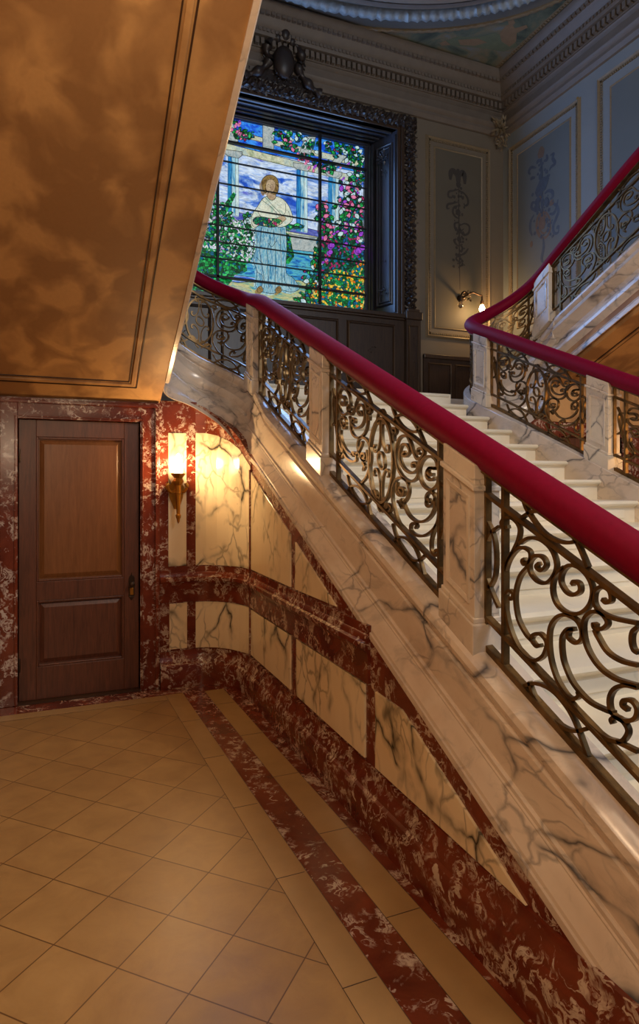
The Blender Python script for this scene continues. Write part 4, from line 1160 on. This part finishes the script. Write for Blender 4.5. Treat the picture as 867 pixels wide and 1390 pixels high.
# pergola
piece('back_beam', [(320, 178), (358, 188), (358, 194), (320, 185)], 'g_stone')
piece('back_beam', [(370, 190), (436, 207), (436, 214), (370, 197)], 'g_stone')
piece('back_beam', [(436, 207), (489, 219), (489, 227), (436, 215)], 'g_stone')
piece('back_beam', [(306, 195), (450, 232), (490, 241), (490, 250), (450, 241), (306, 205)], 'g_stone')
piece('rafter', [(303, 168), (314, 160), (323, 193), (309, 193)], 'g_rafter')
piece('rafter', [(356, 168), (372, 172), (371, 206), (356, 202)], 'g_rafter')
piece('rafter', [(413, 186), (428, 186), (419, 217), (404, 214)], 'g_rafter')
piece('rafter', [(459, 209), (470, 213), (455, 229), (446, 225)], 'g_rafter')
def column(u0, u1, v0, v1):
    a_, b_ = u0+(u1-u0)*.36, u0+(u1-u0)*.7
    piece('column', [(u0, v0), (a_, v0+1), (a_, v1+.7), (u0-.5, v1)], 'g_col_dark', w=.004); piece('column', [(a_, v0+1), (b_, v0+2), (b_, v1+1.4), (a_, v1+.7)], 'g_column', w=.002); piece('column', [(b_, v0+2), (u1, v0+3), (u1+.5, v1+2), (b_, v1+1.4)], 'g_stone2', w=.004)
    w = (u1-u0)*.35
    piece('capital', [(u0-w, v0-8), (u1+w, v0-5), (u1+w, v0), (u1, v0+4), (u0, v0+1), (u0-w, v0-3)], 'g_rafter')
column(309, 323, 212, 292); column(402, 416, 230, 314); column(445, 458, 240, 322); column(478, 486, 248, 300)
# foliage and blossom masses
def mass(name, pts, mat, jag=1.5):
    P = []
    for i in range(len(pts)):
        (a, b), (c, d) = pts[i], pts[(i+1) % len(pts)]; n = max(1, int(math.hypot(c-a, d-b)/5))
        for k in range(n):
            t = k/n; P.append((a+(c-a)*t+random.uniform(-jag, jag), b+(d-b)*t+random.uniform(-jag, jag)))
    return piece(name, P, mat, outline=False)
mass('hollyhocks', [(255, 285), (262, 278), (270, 290), (285, 262), (292, 258), (300, 285), (312, 292), (322, 300), (335, 300), (345, 325), (345, 352), (330, 362), (320, 375), (290, 385), (255, 392)], 'g_white_flowers')
mass('leaves', [(255, 345), (285, 340), (315, 352), (330, 355), (335, 368), (318, 376), (300, 400), (255, 395)], 'g_leaf')
mass('leaves', [(300, 284), (316, 262), (319, 266), (312, 282), (303, 296)], 'g_leaf', .6)
mass('leaves', [(384, 315), (392, 322), (398, 350), (390, 360), (384, 358)], 'g_leaf')
mass('climbing_roses', [(428, 345), (432, 305), (437, 278), (443, 290), (452, 318), (458, 320), (460, 290), (466, 262), (474, 250), (482, 262), (490, 270), (492, 432), (400, 415), (405, 404), (425, 398)], 'g_dark_leaf')
mass('orange_flowers', [(400, 412), (412, 406), (425, 396), (440, 372), (455, 366), (470, 372), (492, 352), (492, 432), (430, 424)], 'g_orange')
def scatter(name, line, n, spread, size, mats):
    """loose leaves and petals along a line of the glass picture"""
    layer[0] += 1; mb = MB(); L = catmull([(a, b, 0) for a, b in line], 8)
    for i in range(n):
        p = random.choice(L); u = p.x+random.gauss(0, spread); v = p.y+random.gauss(0, spread*.8); r = size*random.uniform(.6, 1.3); a0 = random.uniform(0, PI)
        q = [gp(u+r*math.cos(a0+k*PI/3)*(1 if k % 3 else 1.5), v+r*math.sin(a0+k*PI/3)*(1 if k % 3 else 1.5)) for k in range(6)]
        if not all(GX0 < a < GX1 and GZ0 < b < GZ1 for a, b in q): continue
        y = GY-.0012*layer[0]-.00004*(i % 25); c = (sum(a for a, _ in q)/6, sum(b for _, b in q)/6)
        mb.cur = len(mats); mb.add([(c[0]+(a-c[0])*1.3, y+.00002, c[1]+(b-c[1])*1.3) for a, b in q], [tuple(range(6))])
        mb.cur = random.randrange(len(mats)); mb.add([(a, y, b) for a, b in q], [tuple(range(6))])
    return mb.obj(name, mats+['lead'], pane)
GR = ['g_leaf', 'g_leaf', 'g_dark_leaf', 'g_stone2']; RO = ['g_leaf', 'g_dark_leaf', 'g_pink', 'g_leaf']
scatter('vines', [(302, 160), (312, 168), (322, 186), (338, 186)], 60, 4, 2.0, RO)
scatter('vines', [(372, 186), (392, 184), (412, 194), (428, 206)], 80, 5, 2.0, GR)
scatter('vines', [(386, 196), (402, 208), (424, 224), (452, 232)], 80, 4, 2.0, RO)
scatter('vines', [(438, 196), (462, 204), (480, 210), (488, 226), (484, 246)], 150, 7, 2.2, GR)
scatter('leaves', [(432, 305), (437, 282), (440, 300), (446, 330)], 70, 4, 2.2, RO)
scatter('leaves', [(458, 320), (466, 285), (476, 250), (484, 285), (488, 330)], 160, 6, 2.4, RO+['g_stone2', 'g_purple'])
scatter('leaves', [(430, 350), (425, 385), (408, 408)], 80, 5, 2.4, GR+['g_orange'])
scatter('flower_spikes', [(268, 262), (272, 290), (276, 330)], 90, 4, 2.2, ['g_stone2', 'g_white_flowers', 'g_leaf', 'g_stone2'])
scatter('flower_spikes', [(336, 296), (340, 315), (338, 345)], 80, 4, 2.0, ['g_stone2', 'g_leaf', 'g_stone2'])
scatter('flower_spikes', [(296, 285), (300, 310), (312, 330), (322, 345)], 110, 7, 2.2, ['g_stone2', 'g_leaf', 'g_white_flowers', 'g_leaf'])
for i in range(24):
    c = random.choice([(466, 262, 12, 55), (437, 300, 5, 30), (450, 330, 16, 30), (476, 335, 10, 20), (430, 226, 22, 4), (322, 178, 4, 12)])
    u, v = c[0]+random.uniform(-c[2], c[2]), c[1]+random.uniform(-c[3], c[3]); r = random.uniform(.9, 2.0)
    if u < 490: piece('blossom', [(u+r*math.cos(k*PI/4), v+r*math.sin(k*PI/4)) for k in range(8)], 'g_pink' if random.random() < .65 else 'g_purple', w=.004)
for u, v, r in ((447, 336, 4), (445, 345, 3.4), (483, 343, 4.5), (488, 339, 4), (466, 334, 2.6)): piece('blossom', [(u+r*math.cos(k*PI/5), v+r*math.sin(k*PI/5)) for k in range(10)], 'g_purple')
# standing robed woman holding a wreath
piece('skirt', [(345, 308), (362, 312), (378, 310), (384, 306), (386, 340), (385, 372), (395, 380), (403, 394), (392, 399), (378, 396), (368, 401), (352, 398), (344, 390), (346, 372), (341, 355), (346, 335)], 'g_robe', 3)
cames('robe_folds', [[(352, 312), (350, 345), (356, 385), (354, 397)], [(360, 314), (364, 330), (360, 345), (362, 395)], [(368, 314), (371, 350), (370, 398)], [(377, 314), (378, 345), (380, 392)], [(345, 352), (356, 362), (366, 360)],
     [(346, 372), (354, 378), (352, 392)], [(383, 372), (384, 385), (392, 396)], [(372, 330), (366, 338), (361, 333)]])
piece('arm', [(376, 302), (394, 309), (400, 306), (410, 310), (408, 313), (398, 311), (392, 314), (375, 308)], 'g_leaf', 0)
piece('bodice', [(346, 285), (354, 273), (362, 270), (374, 271), (383, 276), (390, 286), (394, 300), (388, 308), (376, 312), (362, 306), (352, 308), (342, 312), (338, 302), (341, 292)], 'g_robe_up', 3)
cames('robe_folds', [[(352, 275), (366, 286), (380, 302)], [(357, 272), (372, 288), (383, 300)], [(346, 290), (352, 300), (350, 308)], [(384, 280), (384, 292), (376, 300)], [(341, 300), (350, 296)], [(388, 290), (392, 302)]])
piece('neck', [(362, 264), (370, 264), (371, 272), (366, 276), (360, 272)], 'g_skin', 2)
piece('hair', [(354, 262), (352, 250), (358, 243), (366, 242), (373, 247), (375, 258), (373, 266), (369, 268), (360, 264), (357, 266)], 'g_hair', 3)
piece('face', [(358, 254), (360, 249), (366, 248), (370, 252), (370, 260), (366, 266), (362, 266), (358, 261)], 'g_skin', 3, w=.004)
cames('face_lines', [[(360, 255), (362.5, 254.6)], [(365, 254.8), (367.8, 255.2)], [(363.8, 255), (363.2, 258.6), (364.2, 259)], [(362, 262), (365.6, 262.2)]], .004)
piece('hand', [(372, 300), (380, 297), (385, 301), (378, 306), (372, 305)], 'g_skin', 2, w=.004)
piece('wreath', [(340, 302), (350, 298), (362, 300), (374, 301), (380, 306), (370, 311), (356, 311), (343, 308)], 'g_vine', 2)
for u in (350, 375): piece('foot', [(u-4, 394), (u+1, 391), (u+4, 397), (u, 401), (u-4, 399)], 'g_hair', 2, w=.004)
# saddle bars and mullions
mb = MB()
for u in (293, 430.5):
    x = gp(u, 400)[0]; mb.box(x-.016, x+.016, GY-.12, GY-.07, GZ0, GZ1)
zs = [6.13, 5.04, 4.32]
for z in (6.13, 4.32): mb.box(GX0, GX1, GY-.12, GY-.075, z-.014, z+.014)
mb.obj('mullions', 'lead', window)
mb = MB()
for z in (5.86, 5.56, 5.27, 5.00, 4.78, 4.56): mb.box(GX0, GX1, GY-.115, GY-.09, z-.007, z+.007)
mb.obj('saddle_bars', 'lead', window)

# carved frame around the recess
def carved_run(mb, a, b, r, n, seg=10, out=(0, -1, 0)):
    a, b, out = Vector(a), Vector(b), Vector(out); t = (b-a).normalized(); s = t.cross(out).normalized(); rings = []
    for i in range(n+1):
        c = a.lerp(b, i/n); ring = []
        for k in range(seg):
            an = PI*k/(seg-1); rr = r*(1+.22*math.sin(i*1.3+k*1.1)+random.uniform(-.2, .2)); ring.append(c+s*rr*math.cos(an)+out*rr*math.sin(an)*.9)
        rings.append(ring)
    mb.loft(rings)
R0 = .078
sur = thing('carved_window_surround', 'dark carved oak surround of the stained glass window with a shield cartouche on top', 'window surround', (2.73, Wy, 3.9))
mb = MB(); X0, X1, ZT = OX0-.20, OX1+.20, OZ1+.12
carved_run(mb, (X1, Wy-.02, 4.0), (X1, Wy-.02, ZT+.06), R0, 150); carved_run(mb, (X0, Wy-.02, 4.0), (X0, Wy-.02, ZT+.06), R0, 150); carved_run(mb, (X1+.08, Wy-.02, ZT), (X0-.08, Wy-.02, ZT), R0, 190)
for i in range(260):
    if i < 110: c = (random.uniform(X0, X1), Wy-.09, ZT+random.uniform(-.06, .06))
    else: c = (random.choice((X0, X1))+random.uniform(-.06, .06), Wy-.09, random.uniform(4.05, ZT))
    leafy(mb, c, .045, 3)
mb.obj('carved_frame', 'carved', sur)
mb = MB()     # plain stepped inner frame
for o, d in ((.0, .02), (.05, .045)):
    w = .05
    mb.box(OX1+o, OX1+o+w, Wy-d, Wy+.02, 3.95, OZ1+o+w); mb.box(OX0-o-w, OX0-o, Wy-d, Wy+.02, 3.95, OZ1+o+w); mb.box(OX0-o, OX1+o, Wy-d, Wy+.02, OZ1+o, OZ1+o+w)
mb.obj('inner_frame', 'dark_wood', sur, .006)
mb = MB(); cx, cz = 2.73, 7.02      # cartouche
mb.ball((cx, Wy-.13, cz-.02), .17, 20, .85, .55, 1.25); car = mb.obj('shield', 'carved', sur, smooth=True)
mb = MB(); out_ = [(0, .50), (.09, .47), (.15, .40), (.22, .30), (.27, .16), (.25, .02), (.29, -.10), (.36, -.22), (.46, -.27), (.2, -.29)]
mb.prism([(cx+x, Wy, cz+z) for x, z in out_]+[(cx-x, Wy, cz+z) for x, z in out_[:0:-1]], (0, -.07, 0)); mb.obj('cartouche_body', 'carved', sur, .02)
mb = MB()
for s in (-1, 1):
    pts = [(cx+s*.06, Wy-.14, 7.28), (cx+s*.17, Wy-.15, 7.24), (cx+s*.24, Wy-.14, 7.10), (cx+s*.20, Wy-.13, 6.98), (cx+s*.28, Wy-.12, 6.86), (cx+s*.40, Wy-.10, 6.78), (cx+s*.52, Wy-.08, 6.74)]
    mb.tube(catmull(pts, 5), [.05+.02*math.sin(i*.9) for i in range(31)], 8)
for i in range(46):
    a = random.uniform(0, 2*PI); leafy(mb, (cx+.25*math.cos(a), Wy-.14, cz+.24*math.sin(a)), .06, 4)
for i in range(24): leafy(mb, (cx+random.uniform(-.5, .5), Wy-.1, 6.78+random.uniform(-.04, .06)), .06, 4)
mb.ball((cx, Wy-.16, 7.33), .085, 14, .9, .9, 1.15); mb.ball((cx, Wy-.15, 7.42), .07, 10, 1.3, .8, .5)
mb.obj('scrollwork', 'carved', sur, smooth=True, angle=50)
settle(sur)
# dark panelled dado under the window and along the landing
dd = MB()
dd.box(-.84, OX0-.35, Wy-.03, Wy+.01, LAND, 3.42); dd.box(OX1+.42, 6.3, Wy-.03, Wy+.01, LAND, 3.42); dd.box(OX0-.30, OX1+.30, Wy-.05, Wy+.01, LAND, 3.90)
dado = struct(dd.obj('trim_dado', 'dark_wood'))
mb = MB()
mb.prism([(OX0-.36, Wy+.02, 3.90), (OX1+.36, Wy+.02, 3.90), (OX1+.36, Wy-.10, 3.90), (OX0-.36, Wy-.10, 3.90)], (0, 0, .055)); mb.box(OX0-.33, OX1+.33, Wy-.08, Wy+.02, 3.87, 3.90)
for s in (0, 1):
    x = OX1+.20 if s else OX0-.20
    mb.box(x-.13, x+.13, Wy-.15, Wy, 3.88, 3.99); mb.box(x-.10, x+.10, Wy-.13, Wy, 3.99, 4.03)
mb.box(OX1+.42, 6.3, Wy-.05, Wy, 3.38, 3.44); mb.obj('dado_cap', 'dark_wood', dado, .008)
mb = MB()
for s in (0, 1):
    x = OX1+.20 if s else OX0-.20
    mb.box(x-.115, x+.115, Wy-.12, Wy-.03, LAND, 3.88)
    frame_rect(mb, (0, Wy-.12, 0), (1, 0, 0), (0, -1, 0), x-.085, x+.085, 2.62, 3.80, .02, .014)
    for i in range(14): leafy(mb, (x, Wy-.115, 2.75+i*.07), .04, 3)
mb.obj('pilaster', 'dark_wood', dado)
mb = MB()
n = 4; wdt = (OX1-OX0)/n
for i in range(n):
    frame_rect(mb, (0, Wy-.05, 0), (1, 0, 0), (0, -1, 0), OX0+i*wdt+.06, OX0+(i+1)*wdt-.06, 2.66, 3.80, .04, .03)
    for k in range(14): leafy(mb, (OX0+(i+.5)*wdt+random.uniform(-.12, .12), Wy-.05, 3.2+random.uniform(-.3, .3)), .06, 3)
for i in range(3): frame_rect(mb, (0, Wy-.03, 0), (1, 0, 0), (0, -1, 0), 4.95+i*.46, 5.35+i*.46, 2.62, 3.32, .03, .02)
mb.obj('panel_moulding', 'dark_wood', dado)
mb = MB(); mb.box(6.27, 6.3, 5.2, Wy, LAND, 3.42); mb.box(6.25, 6.3, 5.2, Wy, 3.38, 3.44); struct(mb.obj('trim_dado_right', 'dark_wood'))

# ------------------------------------------------------------------ lamps
# torch shaped wall lamp by the lower door
sx_, sy0, sz_ = .905, 5.144, 1.56
t1 = thing('wall_sconce', 'lit brass torch wall lamp on the narrow marble panel right of the door', 'wall lamp', (sx_, sy0, 1.36))
mb = MB(); mb.prism([(sx_-.055, sy0, 1.50), (sx_-.02, sy0, 1.41), (sx_+.02, sy0, 1.41), (sx_+.05, sy0, 1.50), (sx_+.06, sy0, 1.58), (sx_+.03, sy0, 1.64), (sx_-.03, sy0, 1.64), (sx_-.065, sy0, 1.58)], (0, -.014, 0)); mb.obj('backplate', 'brass', t1, .004)
mb = MB(); yl = sy0-.085
mb.tube(catmull([(sx_, sy0-.01, 1.50), (sx_, sy0-.05, 1.47), (sx_, yl, 1.52)], 6), .011, 10)
for s in (-1, 1): mb.tube(catmull([(sx_, sy0-.012, 1.56), (sx_+s*.05, sy0-.03, 1.545), (sx_+s*.078, sy0-.035, 1.585), (sx_+s*.07, sy0-.03, 1.615)], 6), [.012]*12+[.016]*7, 8)
mb.obj('bracket', 'brass', t1, smooth=True)
mb = MB(); mb.lathe([(.003, 1.30), (.010, 1.315), (.013, 1.335), (.020, 1.345), (.022, 1.365), (.014, 1.375), (.016, 1.45), (.022, 1.53), (.026, 1.54), (.022, 1.55), (.024, 1.60), (.034, 1.612), (.044, 1.632), (.036, 1.645), (.030, 1.655), (.040, 1.668), (.056, 1.685), (.058, 1.694), (.050, 1.694), (.046, 1.688)], (sx_, yl, 0), 8)
mb.obj('torch_body', 'brass', t1)
mb = MB(); mb.lathe([(.026, 1.685), (.032, 1.70), (.036, 1.73), (.035, 1.76), (.028, 1.80), (.016, 1.835), (.004, 1.85)], (sx_, yl, 0), 16)
mb.obj('lamp_glass', 'lamp', t1, smooth=True)
settle(t1)
# two-arm bracket lamp on the upper wall
bx0 = 5.52; by = Wy
t2 = thing('wall_sconce', 'bronze bracket lamp with one lit bulb and one dark bulb on the painted panel', 'wall lamp', (bx0, by, 4.25))
mb = MB(); mb.lathe([(.004, -.05), (.035, -.045), (.05, -.02), (.06, 0)], (bx0, by, 4.30), 14, 'y'); mb.obj('backplate', 'dark_brass', t2, smooth=True)
mb = MB(); yb = by-.20
mb.tube([(bx0, by-.03, 4.30), (bx0, yb, 4.31)], .016, 8)
mb.tube(catmull([(bx0, yb, 4.31), (bx0+.08, yb, 4.345), (bx0+.18, yb, 4.325), (bx0+.235, yb, 4.315), (bx0+.24, yb, 4.24)], 6), .013, 8)
mb.tube(catmull([(bx0, yb, 4.31), (bx0-.06, yb, 4.34), (bx0-.11, yb, 4.31), (bx0-.13, yb, 4.25)], 6), .015, 8)
leafy(mb, (bx0-.02, yb, 4.28), .07, 26); leafy(mb, (bx0-.12, yb, 4.25), .05, 16)
mb.obj('arm', 'dark_brass', t2, smooth=True, angle=50)
mb = MB(); mb.lathe([(.012, 4.25), (.026, 4.24), (.026, 4.19), (.018, 4.185)], (bx0+.24, yb, 0), 12); mb.lathe([(.012, 4.26), (.024, 4.25), (.024, 4.20), (.016, 4.195)], (bx0-.13, yb, 0), 12); mb.obj('socket', 'dark_brass', t2, smooth=True)
mb = MB(); mb.lathe([(.014, 4.19), (.03, 4.165), (.042, 4.13), (.038, 4.10), (.02, 4.08), (.003, 4.076)], (bx0+.24, yb, 0), 16); lb = mb.obj('bulb', 'bulb', t2, smooth=True); lb['label'] = 'lit bulb'
mb = MB(); mb.lathe([(.014, 4.20), (.028, 4.175), (.038, 4.145), (.034, 4.12), (.018, 4.10), (.003, 4.096)], (bx0-.13, yb, 0), 16); lb = mb.obj('bulb', 'dead_bulb', t2, smooth=True); lb['label'] = 'unlit clear bulb'
settle(t2)

# ------------------------------------------------------------------ light
def light(kind, loc, energy, color, size=.1, rot=None, target=None, **kw):
    d = bpy.data.lights.new('light', kind); d.energy = energy; d.color = color
    if kind == 'AREA': d.shape = 'RECTANGLE'; d.size = size[0]; d.size_y = size[1]
    else: d.shadow_soft_size = size
    for k, v in kw.items(): setattr(d, k, v)
    o = bpy.data.objects.new('light', d); C.objects.link(o); o.location = loc
    if target: o.rotation_euler = (Vector(target)-Vector(loc)).to_track_quat('-Z', 'Y').to_euler()
    return o
WARM = (1, .56, .22); WARM2 = (1, .74, .48)
light('POINT', (sx_, yl-.05, 1.78), 19, (1, .62, .28), .035)
light('POINT', (bx0+.24, yb-.06, 4.13), 16, WARM, .035)
light('SPOT', (-.55, 1.0, 3.2), 115, WARM2, .10, target=(-.45, 2.9, 0), spot_size=math.radians(42), spot_blend=.35)  # added spot without a fixture, draws the soft edge of light on the floor
light('POINT', (-.55, -.9, 2.15), 54, WARM2, .22)
light('POINT', (.3, 1.2, 3.0), 42, (1, .70, .42), .15)  # extra unseen lamp, put in to brighten the left marble turn
light('POINT', (5.3, 2.6, 1.9), 45, (1, .5, .16), .2)
light('POINT', (2.75, .4, 4.8), 260, (1, .82, .60), .25)
light('AREA', (4.2, -2.6, 5.6), 170, (.62, .78, 1), (3.0, 2.2), target=(4.2, 5, 4.2))
light('AREA', (2.73, GY-.25, 5.3), 120, (.25, .48, 1), (2.6, 2.2), target=(2.73, 0, 5.3))
w = bpy.data.worlds.new('world'); bpy.context.scene.world = w; w.use_nodes = True
w.node_tree.nodes['Background'].inputs[0].default_value = (.75, .82, 1, 1); w.node_tree.nodes['Background'].inputs[1].default_value = .05

# ------------------------------------------------------------------ camera
cam = bpy.data.cameras.new('camera'); co_ = bpy.data.objects.new('camera', cam); C.objects.link(co_)
co_.location = (0, 0, CAMH); co_.rotation_euler = (PI/2, 0, -YAW)
cam.sensor_fit = 'HORIZONTAL'; cam.sensor_width = 36; cam.lens = 36.0; cam.shift_y = -45/867.0; cam.clip_start = .05
sc = bpy.context.scene; sc.camera = co_
sc.view_settings.view_transform = 'Standard'; sc.view_settings.look = 'None'; sc.view_settings.exposure = 0; sc.view_settings.gamma = 1
sc.cycles.use_denoising = True
sc.cycles.max_bounces = 7; sc.cycles.diffuse_bounces = 4; sc.cycles.sample_clamp_indirect = 4
